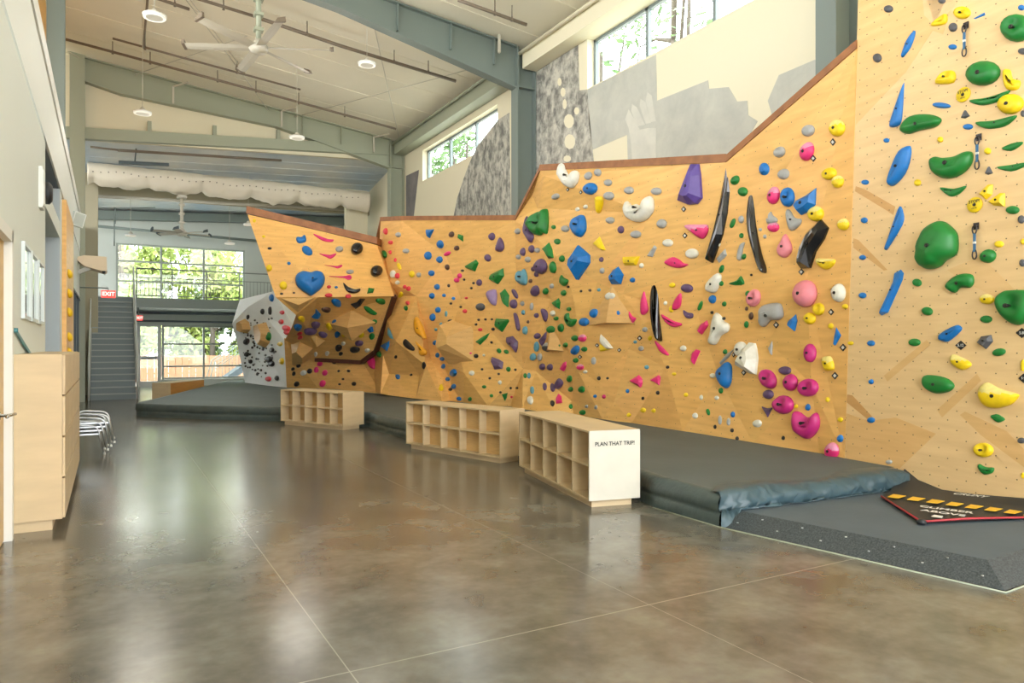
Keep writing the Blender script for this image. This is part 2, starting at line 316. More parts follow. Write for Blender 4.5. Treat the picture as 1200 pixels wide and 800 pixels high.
# left block (rooms along the hall): face X=-.67, opening between Y 10.4 and 13.4
lf = MB(); ZT = 3.97
D0, D1 = onX(-70, 500, XL).y, onX(11, 600, XL).y; DZ = onX(8, 272, XL).z
lf.bb(XL-.2, XL, YF, D0, 0, ZT).bb(XL-.2, XL, D0, D1, DZ, ZT).bb(XL-.2, XL, D1, 10.4, 0, ZT).bb(XL-.2, XL, 10.4, 13.4, 3.2, 3.45)
struct(lf.build('wall_left', M['wallL']))
struct(MB().bb(-3.2, XL, 13.4, 13.5, 0, ZT).bb(-3.2, XL-.2, 10.3, 10.4, 0, ZT).bb(-3.3, -3.2, 10.3, 13.5, 0, ZT).build('wall_recess', M['blue']))
struct(MB().bb(-3.3, XL-.02, 10.2, 23.0, ZT, ZT+.1).build('trim_1', M['slate']))
struct(MB().bb(XL-.2, XL, 13.5, 14.0, 0, ZT).bb(XL-.2, XL, 17.0, 17.6, 0, ZT).bb(XL-.2, XL, 17.6, 26.5, 2.75, ZT).bb(XL-.2, XL, 22.6, YB, 0, 2.75).build('wall_left', M['wallL']))
struct(MB().bb(XL-.015, XL+.01, YF, 28.2, ZT+.02, 4.85).build('wall_fascia', M['band'])); struct(MB().bb(XL-.018, XL+.03, YF, 28.2, 4.85, 5.08).build('trim_sunlit', M['white']))  # white cap stands in for the sunlit stripe along the fascia top
# outer left wall with a long high window band (the light that falls across the hall)
struct(MB().bb(XO-.2, XO, YF, YB, 0, 3.0).bb(XO-.2, XO, YF, YB, 9.0, 10.4).bb(XO-.2, XO, 26, YB, 3, 9).build('wall_outer', M['cream']))
oo = MB()
for y in [YF+.05, 1, 6, 11, 16, 21, 25.95]: oo.bb(XO-.15, XO-.05, y-.05, y+.05, 3, 9)
for z in [3.05, 5, 7, 8.95]: oo.bb(XO-.14, XO-.06, YF, 26, z-.04, z+.04)
struct(oo.build('window_6', M['frame']))
# front of the building behind the viewpoint: unseen, opening left roller-door wide to admit more sky light
struct(MB().bb(XO, XW, YF-.2, YF, 7.2, 10.6).bb(XO, -5, YF-.2, YF, 0, 7.2).bb(7.6, XW, YF-.2, YF, 0, 7.2).build('wall_front', M['cream']))
# door in the left wall
d = struct(MB().bb(XL-.08, XL-.03, D0+.06, D1-.06, .01, DZ-.06).build('door_1', M['door']))
MB().bb(XL-.1, XL+.025, D1-.06, D1+.03, 0, DZ+.03).bb(XL-.1, XL+.025, D0-.03, D0+.06, 0, DZ+.03).bb(XL-.1, XL+.025, D0, D1, DZ-.06, DZ+.03).build('door_frame', M['white'], d)
hz = onX(4, 487, XL).z; hy = onX(4, 487, XL).y
h = MB().lathe((XL-.03, hy, hz), [(.03, 0), (.03, .012), (.011, .014), (.011, .06)], 14, 0, (1, 0, 0)); h.tube([(XL+.03, hy, hz), (XL+.035, hy-.05, hz), (XL+.035, hy-.14, hz)], .011); h.tube([(XL+.03, hy, hz), (XL+.06, hy+.12, hz)], .012)
h.build('door_handle', M['chrome'], d)
# ================================================================ STEEL FRAME
def ibeam(mb, p, q, dp, dq, w=.2, tf=.03, tw=.03, m=0):
    """tapered I section hanging below the line p-q; depth dp > dq"""
    p, q = Vector(p), Vector(q); ax = Vector((q.x-p.x, q.y-p.y, 0)).normalized(); s = Vector((-ax.y, ax.x, 0))
    for (a0, a1, ww) in ((0, tf, w), (None, None, tw), (-1, -1, w)):
        pts = []
        for P, dd in ((p, dp), (q, dq)):
            if a0 is None: z0, z1 = -tf, -(dd-tf)
            elif a0 == -1: z0, z1 = -(dd-tf), -dd
            else: z0, z1 = 0, -tf
            for k in (-1, 1): pts.append((P+s*k*ww/2+UP*z0, P+s*k*ww/2+UP*z1))
        vs = [x for ab in pts for x in ab]
        mb.add(vs, [(0, 1, 3, 2), (4, 6, 7, 5), (0, 4, 5, 1), (2, 3, 7, 6), (0, 2, 6, 4), (1, 5, 7, 3)], m)
def frame(Y, lab, mt, taper):
    t = thing('steel_frame', lab, 'steel frame', (4, Y, 0), None)
    r = MB()
    for (xa, xb, da, db) in taper: ibeam(r, (xa, Y, zc(xa)-.02), (xb, Y, zc(xb)-.02), da, db, .24)
    rf = r.build('rafter', mt, t)
    st = MB()
    for x in (5.2, 6.4, 7.45): st.bb(x-.01, x+.01, Y-.11, Y+.11, zc(x)-.6, zc(x)-.05)
    st.build('stiffener', mt, rf)
    c = MB(); zt = zc(8.0)-.05
    c.bb(8.0, 8.03, Y-.15, Y+.15, 0, zt).bb(8.45, 8.48, Y-.15, Y+.15, 0, zt).bb(8.03, 8.45, Y-.015, Y+.015, 0, zt).bb(8.03, 8.45, Y-.14, Y+.14, zt-.9, zt-.87); c.build('column', mt, t)
    return t
f1 = frame(14.2, 'dark grey steel frame whose rafter crosses the upper middle of the ceiling', M['steel'], [(-.7, 1.6, .75, .5), (1.6, 4.0, .5, .55), (4.0, 8.0, .55, .95)])
tag(MB().bb(-.98, -.70, 15.48, 15.51, 0, zc(-.8)-.02).bb(-.98, -.70, 15.75, 15.78, 0, zc(-.8)-.02).bb(-.855, -.825, 15.51, 15.75, 0, zc(-.8)-.02).build('steel_column', M['steel']), 'grey steel column at the upper left behind the pale fascia', 'column')
f2 = frame(22.56, 'greenish grey steel frame with tapered rafter over the far end of the hall', M['steelL'], [(-.9, .3, .62, .75), (.3, 4.4, .75, .55), (4.4, 8.0, .55, .95)])
MB().bb(-.9, -.55, 22.4, 22.43, 0, zc(-.9)).bb(-.9, -.55, 22.69, 22.72, 0, zc(-.9)).bb(-.74, -.71, 22.43, 22.69, 0, zc(-.9)).build('column', M['steelL'], f2)
f3 = frame(6.1, 'grey steel frame whose column stands behind the tall right hand panel', M['steel'], [(-.7, 3.0, .8, .6), (3.0, 8.0, .6, .95)])
# eave struts along the right wall
for (y0, y1, lab) in ((14.35, 22.4, 'pale green eave beam above the far clerestory window'), (6.26, 14.05, 'cream eave beam above the near clerestory window')):
    e = MB().bb(8.12, 8.48, y0, y1, zc(8.3)-.5, zc(8.3)-.06)
    e.tube([(8.05, y0, zc(8.05)-.2), (8.05, y1, zc(8.05)-.2)], .04)
    tag(e.build('eave_beam', M['steelL'] if y0 > 14 else M['cream']), lab, 'beam')
# gable beam and dark header of the end bay
g = MB(); g.beam((XO, YE-.1, 6.55), (7.95, YE-.1, 7.87), .2, .3)
for x in (1.0, 2.7, 4.5): g.bb(x-.05, x+.05, YE-.15, YE-.02, 7.25+.078*x+.05, 7.25+.078*x+.45)
tag(g.build('gable_beam', M['steelL']), 'light green gable beam above the mouth of the end bay', 'beam')
tag(MB().beam((XO, YB-.25, 5.6), (XW, YB-.25, 6.6), .3, .3).build('header_beam', M['steel']), 'dark grey header beam along the top of the back wall', 'beam')
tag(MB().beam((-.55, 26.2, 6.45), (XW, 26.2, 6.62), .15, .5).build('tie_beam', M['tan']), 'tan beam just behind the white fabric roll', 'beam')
tag(MB().tube([(XL, 26.0, 6.15), (8.4, 26.0, 6.5)], .05).build('pipe_rail', M['pipeL']), 'pale horizontal pipe carrying the far ceiling fan', 'pipe')
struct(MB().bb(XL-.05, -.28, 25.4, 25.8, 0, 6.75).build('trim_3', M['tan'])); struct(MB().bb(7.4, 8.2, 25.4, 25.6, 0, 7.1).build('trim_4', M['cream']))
# white fabric roll across the end bay
vs = []; fs = []; n, k = 150, 26
for i in range(n+1):
    f = i/n; x = -.55+f*8.6; ph = (x+.4)/1.5; sc_ = abs(sin(pi*ph)); top = 6.98
    pin = exp(-((ph-round(ph))/.07)**2)
    for j in range(k):
        a = 2*pi*j/k; dn = max(0, -sin(a)); wv = noise.noise(Vector((x*2.2, a*1.3, 4)))*.10+noise.noise(Vector((x*6+a*2, a*2.5, 9)))*.05
        r_ = 1+wv*(1+dn)-.10*pin*(.4+dn)
        z = (.26 if sin(a) > 0 else .34+.10*sc_**.7)*sin(a)*r_
        vs.append((x, 24.95+.34*cos(a)*r_, top-.27+z))
for i in range(n):
    for j in range(k): fs.append((i*k+j, i*k+(j+1) % k, (i+1)*k+(j+1) % k, (i+1)*k+j))
fs += [tuple(range(k)), tuple(range(n*k, n*k+k))]
fr = tag(MB().add(vs, fs, 0, True).build('fabric_roll', M['roll']), 'long white vinyl fabric roll hung in folds across the far bay', 'fabric')
for i in range(41):
    x = -.4+i*.2; q = Vector((x, 24.605, 6.66+.03*sin(x*5))); MB().lathe(q, [(.018, 0), (.018, .03)], 8, 0, (0, -1, 0)).build('grommet', M['pipe'], fr)

# ================================================================ MURAL on the right wall (prints of rock, each a piece of vinyl)
def wallpoly(name, pts, m, lab, x=XW-.006):
    o = MB().prism([onX(u, v, XW) for u, v in pts], (-.005, 0, 0)).build(name, m); return tag(o, lab, 'mural')
wallpoly('mural_print', [(625, 62), (677, 26), (679, 106), (688, 105), (697, 200), (622, 215)], M['rockA'], 'speckled grey rock crack mural print right of the dark steel column')
wallpoly('mural_print', [(688.5, 105), (769, 64), (770, 118), (830, 94), (831, 104), (854, 102), (864, 119), (876, 118), (877, 135), (888, 142), (860, 190), (740, 205), (736, 190), (735, 158), (695, 175), (691, 150)], M['rockB'], 'pale grey faded mural print of stone under the near clerestory window')
wallpoly('mural_print', [(583, 141), (597, 132), (599, 262), (530, 262), (536, 232), (545, 205), (552, 187), (560, 170)], M['rockC'], 'coarse grey granite mural print left of the dark steel column')
wallpoly('mural_print', [(476, 206), (491, 199), (484, 262), (476, 262)], M['rockD'], 'small dark grey mural piece beside the far column')
wallpoly('mural_print', [(900, 118), (913, 88), (955, 70), (961, 78), (945, 108), (905, 135)], M['rockB'], 'grey angular mural shape above the sloping wall top')
for pts, lab in (([(737, 150), (733, 140), (737, 128), (744, 140), (750, 152), (760, 150), (769, 150), (769, 200), (742, 200), (740, 170)], 'pale hand shape printed in the mural, palm'), ([(747, 148), (740, 130), (741, 122), (747, 126), (756, 146)], 'pale finger printed in the mural, left of three'), ([(757, 145), (750, 124), (751, 116), (757, 120), (763, 144)], 'pale finger printed in the mural, middle of three'), ([(763, 143), (757, 118), (759, 108), (764, 112), (769, 142)], 'pale finger printed in the mural, right of three')):
    tag(MB().prism([onX(u, v, XW) for u, v in pts], (-.008, 0, 0)).build('mural_print', M['rockE']), lab, 'mural')
# crack in the big rock print: a broken chain of pale stones
cr = MB()
for (u, v, w_, h_) in ((656, 96, 5, 10), (660, 108, 6, 11), (662, 122, 5, 12), (667, 142, 12, 17), (668, 166, 13, 18), (665, 186, 9, 8), (676, 130, 6, 9)):
    pts = [onX(u+w_/2*cos(a), v+h_/2*sin(a), XW) for a in [2*pi*i/9+.3 for i in range(9)]]; cr.prism(pts, (-.007, 0, 0))
tag(cr.build('mural_stones', M['cream']), 'pale pebbles printed inside the rock crack mural', 'mural', None)
# ================================================================ CEILING SERVICES
def pipe(pts, r, lab, drops=(), m='pipe'):
    o = MB(); o.tube([onC(u, v, .28) for u, v in pts], r)
    t = tag(o.build('sprinkler_pipe', M[m]), lab, 'pipe')
    for i, (u, v) in enumerate(drops):
        q = onC(u, v, .28); MB().tube([q, (q.x, q.y, zc(q.x)-.01)], .012, 6).lathe((q.x, q.y, q.z), [(.03, -.05), (.02, 0), (.02, .04)], 8).build('hanger', M[m], t)
    return t
pipe([(77, 46), (300, 106), (464, 151)], .035, 'long brown sprinkler pipe crossing the whole ceiling below the first rafter', [(132, 61), (176, 73), (255, 94), (300, 106), (350, 120), (404, 135)])
pipe([(300, 20), (400, 54), (534, 95)], .042, 'brown sprinkler pipe running right from the big fan pole', [(360, 39), (462, 72), (502, 84)])
pipe([(132, 45), (208, 66), (352, 105)], .028, 'thin brown sprinkler pipe left of the big fan', [(170, 56), (278, 84)])
pipe([(184, -2), (222, 11)], .035, 'short brown pipe at the top edge left of the fan', [(205, 5)])
pipe([(230, -2), (298, 19)], .035, 'short brown pipe reaching the fan pole from the left', [(262, 9)])
pipe([(537, 0), (617, 29)], .035, 'brown sprinkler pipe at the top edge beside the near rafter', [(580, 15), (600, 22)])
o = MB(); a = onC(173, -1, .3); b_ = onC(168, 56, .3); o.tube([a, b_], .025); tag(o.build('branch_pipe', M['pipe']), 'brown branch pipe dropping left of the ring lamp', 'pipe')
for (pa, pb, lab) in (((216, -3), (276, 76), 'pair of thin brace rods left of the big fan'), ((437, 24), (470, 172), 'thin brace rod running down to the far eave corner'), ((148, 91), (290, 42), 'faint brace rod rising from the first rafter to the fan'), ((345, 137), (566, 77), 'long thin brace rod crossing right of the ceiling fan'), ((276, 76), (318, 134), 'thin brace rod falling below the fan blades'), ((80, 60), (114, 82), 'short thin brace rod by the left column')):
    o = MB(); A, B = onC(*pa, .12), onC(*pb, .12); o.tube([A, B], .011, 6)
    if 'pair' in lab: o.tube([A+Vector((.1, 0, 0)), B+Vector((.1, 0, 0))], .011, 6)
    tag(o.build('brace_rod', M['pipeL']), lab, 'brace rod')
# pipes of the far bay
o = MB().tube([onY(105, 264, 28.6), onY(310, 283, 28.6)], .05); tag(o.build('drain_pipe', M['steel']), 'dark pipe crossing the back wall above the upper window', 'pipe')
o = MB().tube([onY(138, 176, 23.3), onY(220, 181, 23.3), onY(330, 188, 23.3)], .04).tube([onY(106, 172, 23.4), onY(150, 177, 23.4)], .03); tag(o.build('conduit', M['pipe']), 'brown conduit under the blue grey deck above the fabric roll', 'pipe')
o = MB().beam(onY(139, 190, 23.6), onY(198, 193, 23.6), .06, .09).tube([onY(160, 168, 23.6), onY(158, 191, 23.6)], .018); tag(o.build('linear_lamp', M['steelD']), 'dark linear lamp bar hanging above the fabric roll', 'lamp')
o = MB().tube([onY(134, 255, 28), onY(134, 288, 28)], .02).tube([onY(134, 244, 28), onY(182, 243, 28)], .016).tube([onY(135, 243, 28), onY(135, 262, 28)], .02); tag(o.build('conduit', M['steel']), 'thin conduit drop at the left of the back window', 'pipe')
# lamps: ring high bays on wires
def ringlamp(u, v, d, R, lab):
    q = atd(u, v, d); top = min(zc(q.x), dk(q.x, q.y) if q.y > YE else 99)
    t = thing('ring_lamp', lab, 'lamp', q)
    pr = [(R*.72, -.015), (R, -.02), (R*1.02, .02), (R*.75, .03), (R*.72, -.015)]
    MB().lathe(q, pr, 28).build('lamp_shade', M['white'], t)
    MB().lathe(q, [(.07, .0), (.07, .07), (.03, .12)], 14).beam(q-Vector((R*.74, 0, 0)), q+Vector((R*.74, 0, 0)), .02, .015).beam(q-Vector((0, R*.74, 0)), q+Vector((0, R*.74, 0)), .02, .015).build('hub', M['pipeL'], t)
    MB().lathe(q, [(R*.74, -.03), (R*.97, -.03), (R*.97, -.021), (R*.74, -.021), (R*.74, -.03)], 28).build('lens', M['lamp'], t)
    MB().tube([q+UP*.1, (q.x, q.y, top)], .007, 6).build('wire', M['pipeL'], t)
    l = bpy.data.lights.new('lamp', 'POINT'); l.energy = LAMP_W*(1 if d < 20 else .28); l.color = (1, .95, .86); l.shadow_soft_size = .6
    lo = bpy.data.objects.new('ring_lamp_light', l); COL.objects.link(lo); lo.location = q-UP*.8
LAMP_W = 66
ringlamp(181, 19, 12.0, .18, 'white ring lamp high at the upper left, nearest of the ceiling lamps')
ringlamp(430, 75, 14.9, .18, 'grey ring lamp right of the ceiling fan')
ringlamp(348, 161, 18.5, .19, 'white ring lamp hanging in front of the first tapered rafter')
ringlamp(167, 132, 16.5, .19, 'white ring lamp hanging left, just below the first rafter')
ringlamp(155, 251, 26.5, .2, 'white ring lamp in the end bay before the dark header beam')
ringlamp(153, 275.5, 24.5, .17, 'small white ring lamp over the top of the stairs')
ringlamp(269, 285, 25.0, .17, 'small white ring lamp by the upper right of the back window')
ringlamp(291, 263, 24.0, .16, 'small white ring lamp beside the left tip of the prow')
def fan(u, v, d, R, nb, top_z, lab, a0, tipm, polem):
    q = atd(u, v, d); t = thing('ceiling_fan', lab, 'ceiling fan', q)
    MB().lathe(q, [(.02, -.1), (.13, -.09), (.17, -.03), (.17, .03), (.1, .09), (.05, .16)], 20).build('motor_hub', M['pipeL'], t)
    p_ = MB().tube([q+UP*.1, (q.x, q.y, top_z)], .05)
    for k in range(4): p_.bb(q.x-.08, q.x+.08, q.y-.08, q.y+.08, q.z+.3+k*.28, q.z+.36+k*.28)
    p_.bb(q.x-.14, q.x+.14, q.y-.14, q.y+.14, top_z-.06, top_z); p_.build('pole', polem, t)
    for k in range(nb):
        a = a0+2*pi*k/nb; c, s = cos(a), sin(a); dr_ = Vector((c, s, 0)); sd = Vector((-s, c, .25)).normalized()
        b1 = MB(); n_ = 8; vs = []
        for i in range(n_+1):
            r = .14+(R-.14)*i/n_; w_ = .085+.012*sin(pi*i/n_)
            for (x, z) in ((-w_, -.006), (0, .018), (w_, -.004), (0, -.014)): vs.append(q+dr_*r+sd*x+UP*z)
        fs = [(4*i+j, 4*i+(j+1) % 4, 4*i+4+(j+1) % 4, 4*i+4+j) for i in range(n_) for j in range(4)]+[(0, 1, 2, 3), (4*n_+3, 4*n_+2, 4*n_+1, 4*n_)]
        bl = b1.add(vs, fs, 0, False).build('blade', M['pipeL'], t)
        e = q+dr_*R; MB().prism([e-sd*.09-UP*.02, e+sd*.1-UP*.02, e+sd*.09+UP*.07, e-sd*.05+UP*.05], dr_*.05).build('winglet', tipm, bl)
fq = atd(303, 55, 13.3)
fan(303, 56, 13.3, 1.3, 6, zc(fq.x)-.5, 'big six bladed ceiling fan hanging from the near rafter', radians(-25), M['pipe'], M['steelL'])
fan(213, 273, 22.8, .86, 6, 6.22, 'smaller far ceiling fan with dark blade tips before the back window', .25, M['steelD'], M['pipeL'])
# rafter clip angles
for (x, Y, lab) in ((1.55, 14.2, 0), ): pass
for (u, v, Y, lab) in ((203, 112, 22.3, 'white angled flange brace on the far rafter, leftmost'), (330, 140, 22.3, 'white angled flange brace on the far rafter, middle'), (438, 170, 22.3, 'white angled flange brace on the far rafter, rightmost'), (585, 50, 13.95, 'pale angled flange brace on the near rafter beside the column')):
    q = onY(u, v, Y); o = MB().beam(q-UP*.22, q+UP*.25, .05, .05).beam(q+UP*.25, q+Vector((.35, -.5, .28)), .03, .04)
    tag(o.build('flange_brace', M['pipeL']), lab, 'brace')
# ================================================================ BALCONY, STAIR, SIGNS
YBAL, ZBAL = 27.0, 3.1
bx0 = onY(160, 350, YBAL).x
struct(MB().bb(bx0, XW, YBAL, YB, ZBAL-.32, ZBAL).bb(XL, bx0, YBAL+.05, YB, ZBAL-.3, ZBAL).build('floor_balcony', M['steel']))
o = MB().tube([(bx0, YBAL+.3, ZBAL-.48), (XW, YBAL+.3, ZBAL-.48)], .05).tube([(bx0, YBAL+.5, ZBAL-.75), (XW, YBAL+.5, ZBAL-.78)], .035); tag(o.build('sprinkler_pipe', M['steelD']), 'dark pipes slung under the balcony edge', 'pipe')
rl = thing('railing', 'grey metal balustrade along the balcony before the upper window', 'railing', (3, YBAL+.05, ZBAL))
x1 = 6.0
MB().tube([(bx0, YBAL+.06, ZBAL+.98), (x1, YBAL+.06, ZBAL+.98)], .022).build('top_rail', M['grail'], rl)
MB().tube([(bx0, YBAL+.06, ZBAL+.68), (x1, YBAL+.06, ZBAL+.68)], .014).tube([(bx0, YBAL+.06, ZBAL+.08), (x1, YBAL+.06, ZBAL+.08)], .016).build('lower_rail', M['grail'], rl)
x = bx0
i = 0
while x < x1:
    if i % 9 == 0: MB().tube([(x, YBAL+.06, ZBAL), (x, YBAL+.06, ZBAL+.98)], .022, 6).build('post', M['grail'], rl)
    else: MB().tube([(x, YBAL+.06, ZBAL+.08), (x, YBAL+.06, ZBAL+.68)], .008, 5).build('baluster', M['grail'], rl)
    x += .12; i += 1
s0 = onZ(107, 468); s1 = onZ(159, 468); YS = 22.9; sx0, sx1 = -.44, .68
st = thing('staircase', 'dark grey straight stair climbing to the balcony by the left wall', 'staircase', (.1, YS, 0))
nS = 18; rs = ZBAL/nS; tr = (YBAL-YS)/nS
for i in range(nS):
    b = MB(); y = YS+i*tr; b.bb(sx0, sx1, y+.03, y+tr+.04, 0 if i < 2 else rs*(i-1), rs*(i+1)-.03).bb(sx0, sx1, y, y+tr+.03, rs*(i+1)-.03, rs*(i+1)); b.build('step', M['stair'], st); MB().bb(sx0, sx1, y-.012, y+.03, rs*(i+1)-.03, rs*(i+1)+.004).build('nosing', M['nose'], st)
for x in (sx0-.05, sx1+.02):
    MB().prism([(x, YS-.05, 0), (x, YS-.05, .22), (x, YBAL, ZBAL+.1), (x, YBAL, ZBAL-.35), (x, YS+.35, 0)], (.04, 0, 0)).build('stringer', M['rail'], st)
    xx = x+.02; MB().tube([(xx, YS-.1, 0), (xx, YS-.1, 1.0), (xx, YBAL, ZBAL+1.0), (xx, YBAL, ZBAL)], .022).tube([(xx, YS+1.3, .95), (xx, YS+1.3, 1.95)], .018).tube([(xx, YS+2.7, 2.0), (xx, YS+2.7, 3.0)], .018).tube([(xx, YS-.1, .6), (xx, YBAL, ZBAL+.6)], .014).build('handrail', M['rail'], st)
def exitsign(q, wdt, hgt, lab, rod=None):
    t = thing('exit_sign', lab, 'exit sign', q)
    MB().box(q, (wdt, .05, hgt)).build('housing', M['exit'], t)
    MB().box(q+Vector((0, -.027, 0)), (wdt*.86, .004, hgt*.74)).build('face', M['exit'], t)
    put_text('EXIT', hgt*.74, q+Vector((0, -.031, 0)), (1, 0, 0), (0, 0, 1), M['exitw'], t, 'lettering', True)
    MB().tube(rod, .015, 6).build('bracket', M['steel'], t)
q = onY(127, 344.5, 22.4); exitsign(q, .34, .2, 'lit red exit sign on a bracket before the stair top', [(XL, 22.4, q.z+.16), (q.x, 22.4, q.z+.16), (q.x, 22.4, q.z+.1)])
q = onY(162.5, 372.5, 27.15); exitsign(q, .24, .17, 'small red exit sign hanging under the balcony right of the stairs', [(q.x, 27.15, q.z+.08), (q.x, 27.15, ZBAL-.32)])
# ================================================================ OUTSIDE
struct(MB().bb(-60, 60, -60, 90, -.3, -.21).build('ground', M['ground']))
def fencething(x0, x1, y, lab):
    t = thing('fence', lab, 'fence', ((x0+x1)/2, y, -.2)); b = MB(); n = int((x1-x0)/.3)
    for i in range(n): b.bb(x0+i*.3, x0+i*.3+.285, y, y+.03, -.2, 1.02+.01*(i % 3))
    b.build('boards', M['fence'], t); MB().bb(x0, x1, y+.03, y+.08, .15, .23).bb(x0, x1, y+.03, y+.08, .75, .83).build('rails', M['fence'], t)
    for i in range(0, n+1, 8): MB().bb(x0+i*.3-.05, x0+i*.3+.05, y+.03, y+.12, -.2, 1.1).build('post', M['fence'], t)
fencething(-2, 16, 38, 'peach timber fence across the yard behind the back door')
def tree(x, y, h, r, lab, lm, seed, zb=-.2, trunk=.16, nl=2600, ls=.24, lo=.5):
    R_ = random.Random(seed); t = thing('tree', lab, 'tree', (x, y, zb), 'trees outside')
    tk = MB(); pts = [(x+.15*sin(i), y+.1*cos(i*2), zb+h*.85*i/5) for i in range(6)]; tk.tube(pts, [trunk*(1-.13*i) for i in range(6)])
    cl = []
    for i in range(9):
        a = R_.random()*2*pi; q = Vector((x+r*.62*cos(a)*R_.uniform(.4, 1.1), y+r*.62*sin(a)*R_.uniform(.4, 1.1), zb+h*R_.uniform(lo, .98))); cl.append((q, r*R_.uniform(.32, .55)))
        b0 = Vector(pts[2+i % 3]); tk.tube([b0, (b0+q)/2+Vector((0, 0, .15)), q], [trunk*.5, trunk*.3, trunk*.1], 6)
    tk.build('trunk', M['bark'], t); lf_ = MB()
    for i in range(nl):
        q, rr = R_.choice(cl); v_ = Vector((R_.gauss(0, 1), R_.gauss(0, 1), R_.gauss(0, .8))); v_ = v_.normalized()*rr*R_.random()**.4
        c = q+v_; a = Vector((R_.gauss(0, 1), R_.gauss(0, 1), R_.gauss(0, 1))).normalized(); b = a.orthogonal().normalized(); s = ls*R_.uniform(.6, 1.3)
        lf_.add([c-a*s, c+b*s*.45, c+a*s, c-b*s*.45], [(0, 1, 2, 3)])
    lf_.build('foliage', lm, t, recalc=False)
tree(.6, 41, 8.2, 2.6, 'leafy tree outside behind the left third of the back window', M['leafb'], 1)
tree(4.6, 40.5, 7.0, 2.4, 'leafy tree outside behind the middle of the back window', M['leafb'], 2)
tree(9.0, 41, 6.6, 2.4, 'leafy tree outside behind the right of the back window', M['leaf'], 3)
tree(-3.0, 43, 8.0, 2.6, 'leafy tree outside left of the back window', M['leaf'], 4)
tree(7.2, 41, 4.4, 2.6, 'low bushy tree just over the yard fence', M['leafb'], 7, lo=.28)
tree(2.2, 41, 4.4, 2.6, 'low bushy tree over the fence by the glass door', M['leafb'], 8, lo=.28)
tree(4.6, 43.5, 4.6, 2.4, 'low bushy tree over the middle of the yard fence', M['leaf'], 11, lo=.28)
tree(14.6, 19.8, 13.6, 2.7, 'thin leafy tree outside the left end of the near clerestory window', M['leaf'], 5, nl=700, ls=.2)
tree(14.4, 16.0, 15.5, 2.5, 'sparse tree with pale branches outside the middle of the near clerestory', M['leaf'], 6, trunk=.16, nl=420, ls=.2)
tree(14.5, 30.0, 13.0, 2.6, 'leafy tree outside the far clerestory window', M['leaf'], 9, nl=900)
tree(14.8, 34.5, 12.5, 2.4, 'leafy tree outside the left end of the far clerestory', M['leaf'], 10, nl=900)
# outside stair
t = thing('outdoor_stair', 'dark outdoor stair with railings rising right beyond the storefront', 'staircase', (7, 33.5, -.2))
ex0 = onY(252, 450, 33.5); q0 = (ex0.x, 33.5, -.2); q1 = (ex0.x+2.6, 33.5, 1.7)
MB().prism([q0, (ex0.x+.4, 33.5, -.2), (q1[0], 33.5, 1.35), q1], (0, 1.2, 0)).build('stair_body', M['slate'], t)
for yy in (33.5, 34.7):
    b = MB().tube([(q0[0]-.2, yy, .1), (q0[0], yy, .85), (q1[0], yy, 2.7)], .022).tube([(q0[0], yy, .5), (q1[0], yy, 2.3)], .015)
    for i in range(10): f = i/9; b.tube([(q0[0]+2.6*f, yy, -.2+1.9*f), (q0[0]+2.6*f, yy, .85+1.85*f)], .014, 5)
    b.build('handrail', M['steel'], t)
# ================================================================ CLIMBING WALLS
XT = [(430, 5.8), (445, 5.95), (520, 6.65), (605, 7.1), (620, 7.15), (745, 7.25), (850, 7.3), (880, 7.25), (940, 7.12), (990, 6.97), (1010, 6.93)]
def xb(u):
    if u <= XT[0][0]: return XT[0][1]
    for (a, x), (b, y) in zip(XT, XT[1:]):
        if u <= b: return x+(y-x)*(u-a)/(b-a)
    return XT[-1][1]
def W(u, v, off=0.0): return onX(u, v, xb(u)-off)
SURF = []                                            # world-space climbing surfaces, for setting holds on them
def reg(o, parents=()):
    l = Vector(o.location)
    for p in parents: l = l+p.location
    SURF.append(([v.co+l for v in o.data.vertices], [tuple(p.vertices) for p in o.data.polygons])); return o
def tone(o, lo=.93, hi=1.05, seed=0):
    R_ = random.Random(seed); a = o.data.color_attributes.new('tone', 'FLOAT_COLOR', 'CORNER')
    for p in o.data.polygons:
        t = R_.uniform(lo, hi); c = (t, t*R_.uniform(.97, 1.01), t*R_.uniform(.92, 1.02), 1)
        for li in p.loop_indices: a.data[li].color = c
    return o
def facet_mesh(V, ring, creases, back=(.3, 0, 0), pos=None):
    """V: name -> (u, v, off); triangulated between the ring and the creases, lifted into the hall, closed at the back"""
    names = list(V); ix = {n: i for i, n in enumerate(names)}
    edges = [(ix[ring[i]], ix[ring[(i+1) % len(ring)]]) for i in range(len(ring))]
    for ch in creases:
        c = ch.split(); edges += [(ix[c[i]], ix[c[i+1]]) for i in range(len(c)-1)]
    co, ed, fc, ov, oe, of = delaunay_2d_cdt([Vector((V[n][0], V[n][1])) for n in names], edges, [], 1, 1e-4)
    mp = []
    for i, c in enumerate(co):
        if ov[i]: mp.append(pos(*V[names[ov[i][0]]]))
        else:
            n = min(names, key=lambda n: (V[n][0]-c.x)**2+(V[n][1]-c.y)**2); mp.append(pos(c.x, c.y, V[n][2]))
    mb = MB(); tri = [tuple(f) for f in fc if True]
    mb.add(mp, tri)
    inv = {ov[i][0]: i for i in range(len(co)) if ov[i]}
    rg = [inv[ix[n]] for n in ring]; R3 = [mp[i] for i in rg]; k = len(R3); B = Vector(back)
    mb.add(R3+[p+B for p in R3], [(i, (i+1) % k, k+(i+1) % k, k+i) for i in range(k)]+[tuple(range(k, 2*k))])
    return mb
